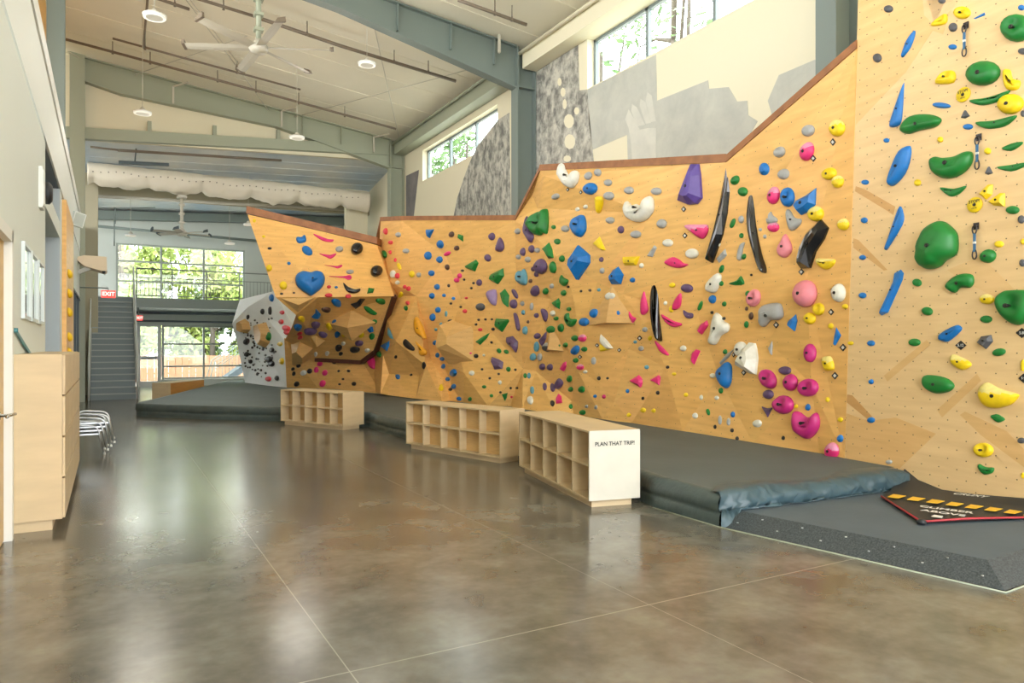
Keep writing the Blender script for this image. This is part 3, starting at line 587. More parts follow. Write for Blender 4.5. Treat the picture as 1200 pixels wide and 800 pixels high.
def cap(mb, pts, h=.1, back=.34, fwd=.015):
    for a, b in zip(pts, pts[1:]):
        a, b = Vector(a), Vector(b); f = Vector((-fwd, 0, 0)); k = Vector((back, 0, 0)); u = UP*h
        mb.add([a+f, b+f, b+k, a+k, a+f+u, b+f+u, b+k+u, a+k+u], [(0, 1, 2, 3), (4, 7, 6, 5), (0, 4, 5, 1), (1, 5, 6, 2), (2, 6, 7, 3), (3, 7, 4, 0)])
    return mb
# ---- back section (u 440..604)
VB = dict(b1=(446, 259, .0), b2=(470, 258, .12), b3=(604, 258, .1), m1=(441, 345, -.15), m1b=(457, 330, .1), m2=(488, 347, .08), m3=(540, 350, .04), m4=(605, 345, 0.02), m5=(523, 300, .06),
          n0=(434, 420, -.35), n1=(449, 416, .02), n2=(464, 400, .2), n3=(492, 440, .1), n4=(499, 428, .22), n5=(506, 415, .0), n6=(519, 438, .05), n7=(544, 437, .22), n8=(577, 390, .04), n9=(613, 432, .06), n10=(530, 385, .05),
          q0=(436, 460, -.3), q1=(446, 461, .2), q2=(456, 438, .02), q3=(455, 463, .2), q4=(487, 467, .26), q5=(518, 470, .3), q6=(528, 471, .12), q7=(543, 473, .12), q8=(572, 476, .22), q9=(597, 478, .0), q10=(612, 479, .2))
wB = thing('climbing_wall', 'faceted orange plywood climbing wall at the back, lower than the section right of it', 'climbing wall', W(520, 465))
mb = facet_mesh(VB, 'b1 b2 b3 m4 n9 q10 q9 q8 q7 q6 q5 q4 q3 q1 q0 n0 m1'.split(), ['b2 m2 n4', 'm1 m1b m2', 'b2 m1b', 'n0 n1 n2 n3 q4', 'n1 q2 n2', 'q2 q3', 'q1 n1', 'n3 n4 q5', 'n3 n4', 'n4 q4', 'm2 n5 n6 q6', 'n5 q5', 'n6 q7', 'n6 n7 q8', 'n7 q7', 'n7 n8 n9 q9', 'n7 q8', 'n9 q10', 'm2 m5 m3 n10', 'm5 b3', 'm3 m4', 'n10 n8', 'm2 n10 n7', 'b2 m5'], pos=W)
reg(tone(mb.build('panel', M['ply'], wB, uv=True), seed=1), (wB,))
tr_ = MB(); cap(tr_, [W(446, 259, .0), W(470, 258, .12), W(604, 258, .1)]); cap(tr_, [W(440, 285, -.05), W(446, 259, .0)], .06); tr_.build('top_trim', M['trim'], wB)
# ---- main section (u 604..1005)
VM = dict(t0=(604, 258, .1), t1=(633, 200, .36), t2=(851, 190, .15), t3=(1004, 57, .0), l1=(605, 345, .02), l2=(613, 432, .06), l3=(612, 479, .2), a0=(622, 224, .2), a1=(638, 206, .33), a2=(630, 244, .12), a3=(652, 300, .2), a4=(645, 350, .05),
          r1=(628, 435, -.02), r2=(651, 485, .22), r3=(670, 470, .0), r3b=(672, 486, .0), r4=(706, 491, .12), r5=(720, 470, .12), r6=(740, 496, .02), r7=(770, 500, .06), r8=(800, 505, .12), r9=(882, 519, .14), r10=(960, 531, .0), r11=(990, 538, .0),
          c1=(836, 308, .1), c2=(818, 370, .02), d1=(842, 440, .02), e1=(680, 398, .12), e2=(730, 345, .14), e3=(700, 330, .16), e4=(755, 378, .1), e5=(702, 449, .1), e6=(737, 409, .06), f1=(760, 250, .2), f2=(780, 430, .0), g1=(945, 330, .02), g2=(951, 450, .06), g3=(920, 200, .05), g4=(900, 400, .0), h1=(675, 430, .1), k1=(670, 340, .16))
wM = thing('climbing_wall', 'large orange plywood climbing wall with many holds in the middle right', 'climbing wall', W(800, 500))
mb = facet_mesh(VM, 't0 t1 t2 t3 r11 r10 r9 r8 r7 r6 r4 r3b r2 l3 l2 l1'.split(), ['t2 c1 c2 f2', 't1 a1 a2 a3 a4', 't0 a2', 'a4 r1 r2', 'r1 l3', 'r1 r3', 'r3 r3b', 'r3 h1 r4', 'r3 a4', 'r4 r5 r6', 'h1 e1 e3 e2 e4', 'e1 k1 e3', 'e5 e6', 'h1 e5 r5', 'r8 d1 r9', 'd1 c2', 'd1 f2 r7', 'f1 e2', 'f1 t2', 'g2 r10', 'g2 r11', 'g3 c1', 'g3 t3', 'g1 g2', 'g1 g4 d1', 'c2 g1', 'a3 k1'], pos=W)
reg(tone(mb.build('panel', M['ply'], wM, uv=True), seed=5), (wM,))
tr_ = MB(); cap(tr_, [W(604, 258, .1), W(633, 200, .36)], .08); cap(tr_, [W(633, 200, .36), W(851, 190, .15)], .11); cap(tr_, [W(851, 190, .15), W(1004, 57, .0)], .09); tr_.build('top_trim', M['trim'], wM)
# ---- tall right-hand panel
PA, PB = Vector((6.97, 5.07, 0)), Vector((6.43, .5, 0)); PT = (PB-PA).normalized(); PN = Vector((PT.y, -PT.x, 0)); PN = PN if PN.x < 0 else -PN
def R(u, v, lift=0.0): return onP(u, v, PA+PN*lift, PN)
wR = thing('climbing_wall', 'tall tan plywood climbing panel with inlaid diagonal bands at the right edge', 'climbing wall', (6.8, 3.5, .1))
tl, bl = R(1011, -190), R(990, 545); br = PB+UP*bl.z; br.z = .02; tr = PB+UP*tl.z; bl2 = bl.copy(); bl2.z = .02
mb = MB().prism([tl, bl, bl2, br, tr], -PN*.3)
reg(tone(mb.build('panel', M['plyR'], wR, uv=True), 1, 1), (wR,))
inl = dict(a=[(1009, -160), (1150, -100), (1105, 40), (1093, 36), (1062, 84), (1003, 146)], b=[(1003, 218), (1014, 222), (1049, 242), (1047, 252), (1040, 247), (1002, 224)], c=[(1000, 279), (1006, 281), (1040, 316), (1036, 317), (1000, 290)], d=[(993, 462), (999, 463), (1024, 490), (1018, 492), (992, 471)],
           e=[(992, 484), (1018, 493), (1050, 489), (1097, 508), (1054, 549), (991, 539)], f=[(1080, 0-20), (1140, -20), (1118, 8), (1096, 30), (1083, 18)], g=[(1110, 316), (1150, 300), (1190, 340), (1215, 372), (1130, 330)], h=[(1098, 480), (1145, 438), (1150, 446), (1104, 489)], i=[(1180, 505), (1232, 560), (1228, 568), (1150, 510), (1125, 486), (1131, 482)], j=[(1036, 440), (1086, 398), (1090, 404), (1040, 447)])
tn = dict(a=(.98, .90, .74), b=(.82, .66, .48), c=(.84, .70, .53), d=(.76, .60, .42), e=(.95, .84, .66), f=(1.0, .97, .93), g=(.97, .92, .82), h=(.93, .84, .68), i=(.91, .82, .66), j=(.93, .85, .70))
mb = MB(); fcol = []
for kk, pts in inl.items():
    n0 = len(mb.f); mb.prism([R(u, v, .0) for u, v in pts], PN*.0015); fcol += [tn[kk]]*(len(mb.f)-n0)
o = mb.build('inlay', M['plyR'], wR, uv=True); a = o.data.color_attributes.new('tone', 'FLOAT_COLOR', 'CORNER')
for p, c in zip(o.data.polygons, fcol):
    for li in p.loop_indices: a.data[li].color = (*c, 1)
# ---- prow (overhanging boulder) left of the back section; points carry their distance
VP = dict(a=(290, 251, 16.6), b=(442, 287, 17.7), c=(462, 347, 17.3), d=(323, 348, 16.0), a2=(352, 318, 16.15), a3=(381, 272, 17.0), d2=(347, 369, 16.5), d3=(373, 348, 16.25))
VU = dict(d=VP['d'], d3=VP['d3'], c=VP['c'], d2=VP['d2'], u1=(440, 412, 18.6), u2=(424, 424, 19.0), u3=(370, 421, 19.3), u4=(334, 398, 19.2), p0=(411, 363, 17.4), p1=(380, 379, 17.6), p2=(412, 382, 17.5), p3=(440, 378, 17.8), p4=(404, 398, 18.3), q=(360, 385, 17.8), s1=(342, 383, 17.5))
VL = dict(v1=(333, 396, 19.4), v2=(370, 419, 19.5), v3=(424, 422, 19.2), v4=(441, 410, 18.9), v5=(446, 461, 18.4), v6=(396, 458, 19.6), v7=(336, 454, 20.4), w1=(355, 432, 19.7), w2=(373, 455, 19.8), w3=(404, 432, 19.2), w4=(392, 456, 19.4))
wP = thing('climbing_prow', 'orange overhanging climbing prow with a big blue heart hold, left of the back wall', 'climbing wall', atd(400, 457, 19.5))
mb = facet_mesh(VP, ['a', 'a3', 'b', 'c', 'd3', 'd2', 'd'], ['a2 a3', 'a2 d', 'a a2', 'a2 c', 'd3 d'], (.35, .5, 0), atd)
reg(tone(mb.build('upper_panel', M['ply'], wP, uv=True), .97, 1.05, 11), (wP,))
mb = facet_mesh(VU, ['d2', 'd3', 'c', 'u1', 'u2', 'u3', 'u4', 's1'], ['p0 p1 p2 p3 p0 p2', 'p1 p4 p3', 'd3 q u3', 'p1 q d2', 'p0 d3', 'p0 c'], (.25, .45, .15), atd)
reg(tone(mb.build('roof_panel', M['ply'], wP, uv=True), .9, 1.0, 12), (wP,))
mb = facet_mesh(VL, ['v1', 'v2', 'v3', 'v4', 'v5', 'w4', 'w2', 'v7'], ['v1 w1 w2', 'w1 v7', 'w1 v2', 'w3 v3', 'w3 w4', 'w3 v5'], (.3, .4, 0), atd)
reg(tone(mb.build('base_panel', M['ply'], wP, uv=True), .95, 1.04, 13), (wP,))
k = MB(); A, B = atd(289, 250, 16.58), atd(442, 286, 17.68); up = UP*.17; bk = Vector((.3, .45, 0)); ft = Vector((-.01, -.02, 0))
k.add([A+ft, B+ft, B+bk, A+bk, A+ft+up, B+ft+up, B+bk+up, A+bk+up], [(0, 1, 2, 3), (4, 7, 6, 5), (0, 4, 5, 1), (1, 5, 6, 2), (2, 6, 7, 3), (3, 7, 4, 0)]); k.build('top_trim', M['trim'], wP)
k = MB(); E = [VP['c'], VU['u1'], VU['u2'], VU['u3']]; E3 = [atd(*e) for e in E]
for a, b in zip(E3, E3[1:]): k.beam(a, b, .12, .12)
k.build('edge_trim', mat('dark_brown_edge', (84, 46, 32), .5, var=.2), wP)
# ---- grey climbing wall far left
VG = dict(a=(281, 351, 24), b=(321, 341, 22.6), c=(344, 384, 21.3), c2=(333, 398, 21.2), d=(336, 455, 21.0), e=(287, 448, 23.8), f=(278, 402, 24.0), g=(272, 379, 23.6), h=(290, 360, 23.4), m=(302, 410, 23.2), m2=(312, 372, 22.8), m3=(322, 430, 22.0))
wG = thing('climbing_wall', 'grey white climbing wall peppered with dark holds at the far end', 'climbing wall', atd(305, 450, 23))
mb = facet_mesh(VG, ['a', 'b', 'c', 'c2', 'd', 'e', 'f', 'g'], ['a h g', 'h m2 b', 'h f', 'm2 m m3', 'm e', 'm3 d', 'm2 c2'], (.4, .3, 0), atd)
reg(mb.build('panel', M['greyw'], wG), (wG,))
# ---- lead walls on the left block (seen edge on)
o = tag(tone(MB().bb(-1.6, -1.25, 14.6, 22.0, 0, 9.3).build('lead_wall', M['ply'], uv=True)), 'tall orange climbing wall behind the left steel column', 'climbing wall'); 
o2 = tag(tone(MB().bb(XL-.02, XL+.06, 14.05, 16.9, .02, ZT-.05).build('lead_wall', M['ply'], uv=True)), 'narrow yellow lit climbing panel seen edge on above the cabinet', 'climbing wall')
# ================================================================ MATS
MZ = .28
bk = [W(u, v) for u, v in ((1050, 549), (990, 537), (880, 515), (801, 503), (745, 496), (668, 484), (605, 477), (528, 470), (447, 461))]
bk = [(p.x+.1, p.y) for p in bk]
front = [(4.41, 4.37), (4.44, 5.2), (4.88, 7.4), (4.92, 8.2), (4.5, 10.15), (4.22, 10.7), (4.14, 12.2), (4.2, 12.9), (3.42, 14.5), (2.95, 14.8), (1.7, 15.95), (.78, 16.95), (.52, 17.35), (.55, 17.75), (.9, 18.6), (2.56, 23.8), (3.6, 27)]
back = bk+[(5.0, 20.5), (5.3, 26.9)]
def poly_subdiv(pts, step):
    out = []
    for a, b in zip(pts, pts[1:]):
        n = max(1, int((Vector(b)-Vector(a)).length/step)); out += [(a[0]+(b[0]-a[0])*i/n, a[1]+(b[1]-a[1])*i/n) for i in range(n)]
    return out+[pts[-1]]
mt = thing('crash_mat', 'long dark grey crash mat along the foot of the climbing walls', 'mat', (5.5, 12, 0))
fp = poly_subdiv(front, .12)
def nrm(pts, i):
    a, b = Vector(pts[max(0, i-1)]), Vector(pts[min(len(pts)-1, i+1)]); t = (b-a).normalized(); return Vector((-t.y, t.x)) 
vs = []; fs = []; n = len(fp)
for i, q in enumerate(fp):
    nn = nrm(fp, i); nn = Vector((nn.x, nn.y, 0))
    for j, (o_, z) in enumerate(((-.10, MZ), (-.03, MZ-.005), (.0, MZ-.035), (.012, .2), (.02, .14), (-.005, .118), (.012, .1), (.015, .05), (.01, 0))):
        wv = noise.noise(Vector((q[0]*3, q[1]*3, j*.8)))*.022+noise.noise(Vector((q[0]*9, q[1]*9, j*1.7)))*.010
        p = Vector((q[0], q[1], z))+nn*(o_+(wv if 1 < j < 8 else 0)); p.z += (wv*.5 if 1 < j < 7 else 0); vs.append(p)
K = 9
for i in range(n-1):
    for j in range(K-1): fs.append((i*K+j, (i+1)*K+j, (i+1)*K+j+1, i*K+j+1))
MB().add(vs, fs, 0, True).build('mat_skirt', M['skirt'], mt)
inner = [(vs[i*K].x, vs[i*K].y) for i in range(n)]
pl = [Vector((x, y)) for x, y in inner]+[Vector(p) for p in reversed(back)]
mm = len(pl); co_, ed_, fc_, a1, a2, a3 = delaunay_2d_cdt(pl+[Vector((x*.5+2.2, y*.5+2.5)) for x in range(-4, 12) for y in range(2, 50)], [(i, (i+1) % mm) for i in range(mm)], [], 1, 1e-4)
tv = [Vector((c.x, c.y, MZ+(noise.noise(Vector((c.x*.9, c.y*.9, 0)))*.012 if not any(k < mm for k in a1[i]) else 0))) for i, c in enumerate(co_)]
MB().add(tv, [tuple(f) for f in fc_], 0, True).build('mat_top', M['mat'], mt)
# near end cover: vinyl drape with folds, sky reflection painted in as blue-grey
c0, c1 = Vector((4.41, 4.37, 0)), Vector((6.72, 4.22, 0)); n = 150; K = 10; vs = []; fs = []
for i in range(n+1):
    f = i/n; b = c0.lerp(c1, f); hh = MZ+.015*sin(f*9)
    for j, (o_, z) in enumerate(((.28, hh+.004), (.12, hh+.012), (.03, hh+.006), (-.02, hh-.03), (-.05, hh-.07), (-.045, hh-.11), (-.03, hh-.15), (-.02, .14), (-.05, .06 if f < .08 else .136), (-.08 if f < .06 else -.04, .005 if f < .06 else .13))):
        wv = noise.noise(Vector((f*14, j*.9, 3)))*.04+noise.noise(Vector((f*34+j*2.6, j*1.9, 8)))*.03+noise.noise(Vector((f*90-j*3, j*2.2, 5)))*.012
        vs.append(Vector((b.x+(wv*.4 if j > 2 else 0), b.y+o_*min(1, .3+f*6)-(wv if j > 2 else wv*.1), max(.003, z+(wv*.6 if 2 < j < 8 else 0)))))
for i in range(n):
    for j in range(K-1): fs.append((i*K+j, (i+1)*K+j, (i+1)*K+j+1, i*K+j+1))
MB().add(vs, fs, 0, True).build('end_cover', M['drape'], mt)
# low rubber mat
lm_ = thing('floor_mat', 'low grey rubber floor mat with a speckled sloping edge, in front of the tan panel', 'mat', (5.8, 3.3, 0)); H_ = .125
o_ = [(4.43, 4.36), (4.78, 2.38), (7.6, 2.5)]; i_ = [(4.60, 4.34), (4.93, 2.56), (7.6, 2.68)]
MB().add([Vector((*i_[0], H_)), Vector((*i_[1], H_)), Vector((6.6, 2.63, H_)), Vector((6.86, 4.4, H_)), Vector((4.62, 4.5, H_))], [(0, 1, 2, 3, 4)]).add([Vector((*i_[0], 0)), Vector((*i_[1], 0)), Vector((6.6, 2.63, 0)), Vector((6.86, 4.4, 0))], [(0, 1, 2, 3)]).build('mat_top', M['rub'], lm_)
b = MB(); o3 = [Vector((*o_[0], .004)), Vector((*o_[1], .004)), Vector((6.58, 2.46, .004))]; i3 = [Vector((*i_[0], H_)), Vector((*i_[1], H_)), Vector((6.6, 2.63, H_))]
b.add(o3+i3, [(0, 1, 4, 3), (1, 2, 5, 4)]); b.build('mat_edge', M['rubs'], lm_)
sr = MB()
for k in range(11):
    f = (k+.5)/11; p = o3[0].lerp(o3[1], f).lerp(i3[0].lerp(i3[1], f), .35+.4*(k % 2)); sr.lathe(p, [(.008, 0), (.008, .006)], 8)
sr.build('screw_head', M['alu'], lm_)
tag(MB().tube([(4.40, 5.2, .004), (4.40, 4.36, .004), (4.75, 2.36, .004), (6.6, 2.44, .004)], .006, 6).build('edge_seal', M['steelL']), 'pale sealant bead along the mat edge on the concrete', 'edge seal')
# belay barrier: black triangular tarp
z = H_+.02
def G(u, v, zz=None): return onZ(u, v, z if zz is None else zz)
gt = thing('safety_banner', 'black triangular safety banner with yellow dashes lying on the rubber mat', 'banner', G(1090, 600))
t0, t1, t2, t3 = G(1033, 582), G(1080, 612), G(1200, 607), G(1250, 605)
wa = [R(1060, 549, .012), R(1076, 562, .012), R(1104, 573.5, .012), R(1140, 578.5, .012), R(1200, 583.5, .012), R(1250, 587, .012)]
lo_ = [t0, t0.lerp(t1, .5), t1, t1.lerp(t2, .35), t2, t3]
nv = 9; vs = []; fs = []
for i in range(6):
    for j in range(nv):
        f = j/(nv-1); p = wa[i].lerp(lo_[i], f); zz = z+(wa[i].z-z)*(1-f)**2.2; q = Vector((p.x, p.y, zz+noise.noise(Vector((i*.9, f*5, 2)))*.012*f*(1-f)*4)); vs.append(q)
for i in range(5):
    for j in range(nv-1): fs.append((i*nv+j, (i+1)*nv+j, (i+1)*nv+j+1, i*nv+j+1))
MB().add(vs, fs, 0, True).build('tarp', M['black'], gt)
MB().tube([t0+UP*.006, t1+UP*.006], .009, 6).tube([t1+UP*.006, t1.lerp(t2, .5)+Vector((0, .04, .006)), t2+UP*.006, t3+UP*.006], .009, 6).build('binding', M['redl'], gt)
ys = MB(); ya, yb = (1040, 580.5), (1208, 603)
for k in range(8):
    f0, f1 = k/7.4, (k+.7)/7.4
    u0, v0, u1, v1 = ya[0]+(yb[0]-ya[0])*f0, ya[1]+(yb[1]-ya[1])*f0, ya[0]+(yb[0]-ya[0])*f1, ya[1]+(yb[1]-ya[1])*f1
    ys.prism([G(u0, v0+1.8, z+.016), G(u1-3, v1+1.2, z+.016), G(u1+6, v1-1.6, z+.016), G(u0+7, v0-1.6, z+.016)], (0, 0, .003))
ys.build('stripe', M['yel'], gt)
xd = G(1135, 604)-G(1083, 597); yd = G(1100, 590)-G(1104, 604)
put_text('CLIMBER', .098, G(1108.5, 596.6, z+.022), xd, yd, M['wprint'], gt, 'lettering', True); put_text('ABOVE', .098, G(1105, 600.6, z+.022), xd, yd, M['wprint'], gt, 'lettering', True)
MB().prism([G(1091, 605, z+.018), G(1104, 607, z+.018), G(1105, 605, z+.018), G(1095, 603.2, z+.018)], (0, 0, .003)).build('emblem', M['wprint'], gt)
xr = -PT if (-PT).dot(RT) > 0 else PT
def tarp_pt(i, f):
    p = wa[i].lerp(lo_[i], f); return Vector((p.x, p.y, z+(wa[i].z-z)*(1-f)**2.2))
pa, pb = tarp_pt(3, .10), tarp_pt(3, .25); tz = (wa[4]-wa[2]).cross(pa-pb).normalized()
put_text('CRUXY', .09, (pa+pb)/2+tz*.03, wa[4]-wa[2], pa-pb, M['wprint'], gt, 'lettering', True)
MB().lathe(t1+Vector((0, 0, .0)), [(.03, -.01), (.035, .01), (.02, .025)], 10).build('corner_weight', M['black'], gt)
# ================================================================ SHOE RACKS, CABINET, BENCH
def rack(L, Rr, hgt, dep, lab, text=None, endm='birchW', nx=5):
    L, Rr = Vector((*L, 0)), Vector((*Rr, 0)); ax = (Rr-L).normalized(); w_ = (Rr-L).length; dp = Vector((-ax.y, ax.x, 0)); dp = dp if dp.x > 0 else -dp
    t = thing('shoe_rack', lab, 'shoe rack', L); Mx = Matrix((ax, dp, UP)).transposed(); p0 = .07; tk = .02
    def B(mb, x0, x1, y0, y1, z0, z1, m=0): return mb.box(L+ax*(x0+x1)/2+dp*(y0+y1)/2+UP*(z0+z1)/2, (x1-x0, y1-y0, z1-z0), 0, m, Mx)
    B(MB(), .06, w_-.06, .05, dep-.06, 0, p0).build('plinth', M['birch'], t)
    B(MB(), 0, w_-tk, 0, dep, hgt-tk, hgt).build('top_panel', M['birch'], t); B(MB(), tk, w_-tk, 0, dep, p0, p0+tk).build('bottom_panel', M['birch'], t)
    B(MB(), w_-tk, w_, 0, dep, p0, hgt).build('end_panel', M[endm], t); B(MB(), 0, tk, 0, dep, p0, hgt-tk).build('end_panel', M['birch'], t)
    B(MB(), tk, w_-tk, dep-.32, dep-.30, p0+tk, hgt-tk).build('back_panel', M['birchE'], t)
    zm = (p0+hgt)/2; B(MB(), tk, w_-tk, .004, dep-.32, zm-tk/2, zm+tk/2).build('shelf', M['birch'], t)
    for k in range(1, nx):
        x = w_*k/nx
        B(MB(), x-tk/2, x+tk/2, .002, dep-.32, p0+tk, zm-tk/2).build('divider', M['birch'], t); B(MB(), x-tk/2, x+tk/2, .002, dep-.32, zm+tk/2, hgt-tk).build('divider', M['birch'], t)
    if text:
        q = L+ax*(w_+.002)+dp*(dep*.5)+UP*(hgt-.125); put_text(text, .052, q, dp, UP, M['ink'], t, 'lettering', True)
    return t
rack((4.27, 7.47), (3.86, 5.45), .715, .52, 'birch shoe rack with printed end panel, nearest to the viewer', 'PLAN THAT TRIP!')
rack((3.80, 9.98), (4.33, 8.05), .68, .44, 'birch shoe rack between the two others, showing open cubbies and plain end', None, 'birch')
rack((2.86, 14.15), (3.62, 12.6), .67, .5, 'birch shoe rack farthest back, before the prow', None, 'birch')
# storage cabinet by the door
ca = thing('storage_cabinet', 'tall pale birch cabinet row against the left wall beside the door', 'cabinet', (-.48, 8.5, 0))
y0, y1, x0, x1, zb, zt = onZ(40, 624).y, 10.35, XL+.004, -.31, .09, 1.43
MB().bb(x0, x1-.02, y0, y1, zb, zt).build('body', M['birch'], ca); MB().bb(x0, x1-.09, y0+.04, y1-.04, 0, zb).build('plinth', M['birch'], ca)
for c in range(4):
    for r in range(4):
        a, b = y0+(y1-y0)*c/4, y0+(y1-y0)*(c+1)/4; z0, z1 = zb+(zt-zb)*r/4, zb+(zt-zb)*(r+1)/4
        MB().bb(x1-.018, x1, a+.008, b-.008, z0+.008, z1-.008).build('drawer', M['birch'], ca)
A, B = onX(18, 387, XL+.012), onX(38, 419, XL+.02); tag(MB().beam(A, B, .014, .03).lathe(A-Vector((.012, 0, 0)), [(.02, 0), (.02, .03)], 10, 0, (1, 0, 0)).build('grab_rail', mat('teal_paint', (70, 130, 140), .4)), 'slanted teal rail on the left wall above the cabinet', 'rail')
# mirrors
for i, (u0, u1, v0, v1, nm) in enumerate(((24.5, 32.5, 288, 375, 'nearest'), (34, 41, 300, 379, 'middle'), (42.5, 48.5, 310, 381, 'farthest'))):
    a, b = onX(u0, v0, XL), onX(u1, v1, XL); y0_, y1_ = a.y, b.y; z1_, z0_ = a.z, onX(u0, v1 if i == 0 else v1, XL).z; z0_ = 1.5-(373-405)/FPX*0+0 if False else z0_
    t = thing('mirror', 'narrow white framed mirror on the left wall, %s of the three' % nm, 'mirror', (XL+.01, (y0_+y1_)/2, 1.75), 'framed mirrors on the left wall')
    z0_, z1_ = 1.74, 2.42
    MB().bb(XL+.002, XL+.03, y0_, y0_+.03, z0_, z1_).bb(XL+.002, XL+.03, y1_-.03, y1_, z0_, z1_).bb(XL+.002, XL+.03, y0_+.03, y1_-.03, z1_-.03, z1_).bb(XL+.002, XL+.03, y0_+.03, y1_-.03, z0_, z0_+.03).build('frame', M['frame'], t)
    MB().bb(XL+.002, XL+.012, y0_+.03, y1_-.03, z0_+.03, z1_-.03).build('glass', M['mirror'], t)
# bench box
A, B = onZ(174, 470), onZ(200, 469); A.z = B.z = 0; C_ = onZ(235, 464); C_.z = 0
ax = (C_-B).normalized(); e = Vector((-ax.y, ax.x, 0)); A = B+e*.52
bx = thing('wooden_box', 'low wooden box with pale end and orange side on the floor by the far mat', 'box', B)
MB().prism([B, B+ax*1.9, A+ax*1.9, A], (0, 0, .47)).build('body', M['oak'], bx)
dn = -ax*.012; MB().prism([B+dn, B, A, A+dn], (0, 0, .475)).build('end_panel', M['birch'], bx); MB().prism([B+ax*.0+UP*.47, B+ax*1.9+UP*.47, A+ax*1.9+UP*.47, A+UP*.47], (0, 0, .012)).build('lid', M['birch'], bx)
# stack of aluminium chairs
def chair(i):
    dz, dx = .05*i, .04*i; o = Vector((-.55+dx, 11.7, dz)); lab = ['lowest', 'second lowest', 'second highest', 'topmost'][i]
    t = thing('stacking_chair', 'aluminium armchair behind the cabinet, %s in its stack of four' % lab, 'chair', o, 'stacked aluminium chairs')
    def P_(x, y, z): return o+Vector((x, y, z*.64))
    def rnd_(pts, k=5):
        out = [Vector(pts[0])]
        for a, b, c in zip(pts, pts[1:], pts[2:]):
            a, b, c = Vector(a), Vector(b), Vector(c); p = b+(a-b).normalized()*min(.09, (a-b).length/2); q = b+(c-b).normalized()*min(.09, (c-b).length/2)
            for j in range(k+1): s = j/k; out.append((p.lerp(b, s)).lerp(b.lerp(q, s), s))
        return out+[Vector(pts[-1])]
    for y in (-.26, .26):
        MB().tube(rnd_([P_(.50, y, .0), P_(.42, y, .62), P_(.06, y, .67), P_(.04, y*.92, .45)]), .012, 8).build('leg', M['alu'], t)
        MB().tube(rnd_([P_(-.02, y, .0), P_(.07, y, .44), P_(-.03, y, .82)]), .012, 8).build('leg', M['alu'], t)
        MB().lathe(P_(.50, y, 0), [(.016, 0), (.016, .03)], 8).build('foot', M['white'], t)
    MB().box(P_(.24, 0, .445), (.42, .48, .02)).build('seat', M['alu'], t)
    b = MB()
    for z in (.56, .64, .72, .79): b.box(P_(-.0-.02*(z-.5)/.3, 0, z), (.015, .50, .05))
    b.build('backrest', M['alu'], t); MB().tube([P_(.45, -.26, .38), P_(.45, .26, .38)], .009, 6).build('stretcher', M['alu'], t)
for i in range(4): chair(i)
# wall fittings on the left
def fit(nm, lab, cat, mb, m): return tag(mb.build(nm, m), lab, cat)
q = onX(51, 226, XL); fit('alarm_sounder', 'black round alarm sounder high on the left wall edge', 'alarm', MB().lathe((XL, q.y, q.z), [(.10, 0), (.13, .02), (.13, .06), (.09, .09)], 18, 0, (1, 0, 0)), M['black'])
q = onX(46, 218, XL); fit('wall_box', 'small white box on the left wall beside the black sounder', 'box', MB().bb(XL, XL+.04, q.y-.12, q.y+.12, q.z-.25, q.z+.2).bb(XL+.04, XL+.05, q.y-.1, q.y+.1, q.z-.22, q.z+.17), M['band'])
t = thing('heater_unit', 'cream unit heater jutting from the left wall above the stairs', 'heater', atd(110, 309, 18.0))
q = atd(112, 309, 18.0); b = MB(); b.prism([q+Vector((-.45, 0, .13)), q+Vector((-.25, 0, .2)), q+Vector((.24, 0, .19)), q+Vector((.25, 0, -.15)), q+Vector((.2, 0, -.19)), q+Vector((-.25, 0, -.06))], (0, .8, 0)); b.build('housing', mat('cream_metal', (228, 208, 178), .5), t)
MB().beam((XL, q.y+.4, q.z-.2), (q.x-.1, q.y+.4, q.z-.05), .1, .1).build('bracket', M['white'], t); MB().lathe(q+Vector((.18, -.0, -.17)), [(.04, 0), (.03, -.06)], 10).build('lens', M['black'], t)
q = atd(90, 257, 15.5); t = thing('loudspeaker', 'white tilted loudspeaker on the pale fascia at the left', 'loudspeaker', q); Mx = Matrix.Rotation(.25, 3, 'Y')@Matrix.Rotation(.5, 3, 'Z')
MB().box(q, (.24, .2, .30), 0, 0, Mx).build('housing', M['band'], t); MB().box(q+Mx@Vector((0, -.104, 0)), (.2, .008, .26), 0, 0, Mx).build('grille', M['wallg'], t); MB().beam(q, (XL-.06, q.y+.1, q.z), .04, .04).build('bracket', M['white'], t)
# dark openings beyond the cabinet on the left block
for (a, b, zz, lab) in ((17.7, 19.4, 2.7, 'nearest'), (19.6, 21.2, 2.7, 'middle'), (21.3, 22.5, 2.7, 'farthest')):
    t = thing('locker_door', 'dark slate tall panel door on the left block, %s of three' % lab, 'door', (XL-.05, (a+b)/2, 0), 'dark panel doors before the stairs')
    MB().bb(XL-.08, XL-.03, a, b, .02, zz).build('leaf', M['slate'], t); MB().bb(XL-.12, XL+.02, b, b+.08, 0, zz+.05).bb(XL-.12, XL+.02, a, b, zz, zz+.05).build('frame', M['steelD'], t); MB().lathe((XL-.03, a+.15, 1.05), [(.03, 0), (.03, .05)], 10, 0, (1, 0, 0)).build('knob', M['chrome'], t)

for i, (v, nm) in enumerate(((321, 'topmost'), (344, 'second from the top'), (366, 'middle'), (395, 'second from the bottom'), (413, 'lowest'))):
    q = onX(79.5, v, XL+.06); tag(MB().lathe(q, [(.08, -.005), (.085, .03), (.06, .06), (.02, .07)], 10, 0, (1, .0, .25)).build('climbing_hold', mat('hold_bright_yellow', (246, 206, 30), .45) if i == 0 else bpy.data.materials['hold_bright_yellow']), 'yellow hold on the narrow lit panel over the cabinet, %s of five' % nm, 'climbing hold', 'yellow holds on the narrow lit panel')
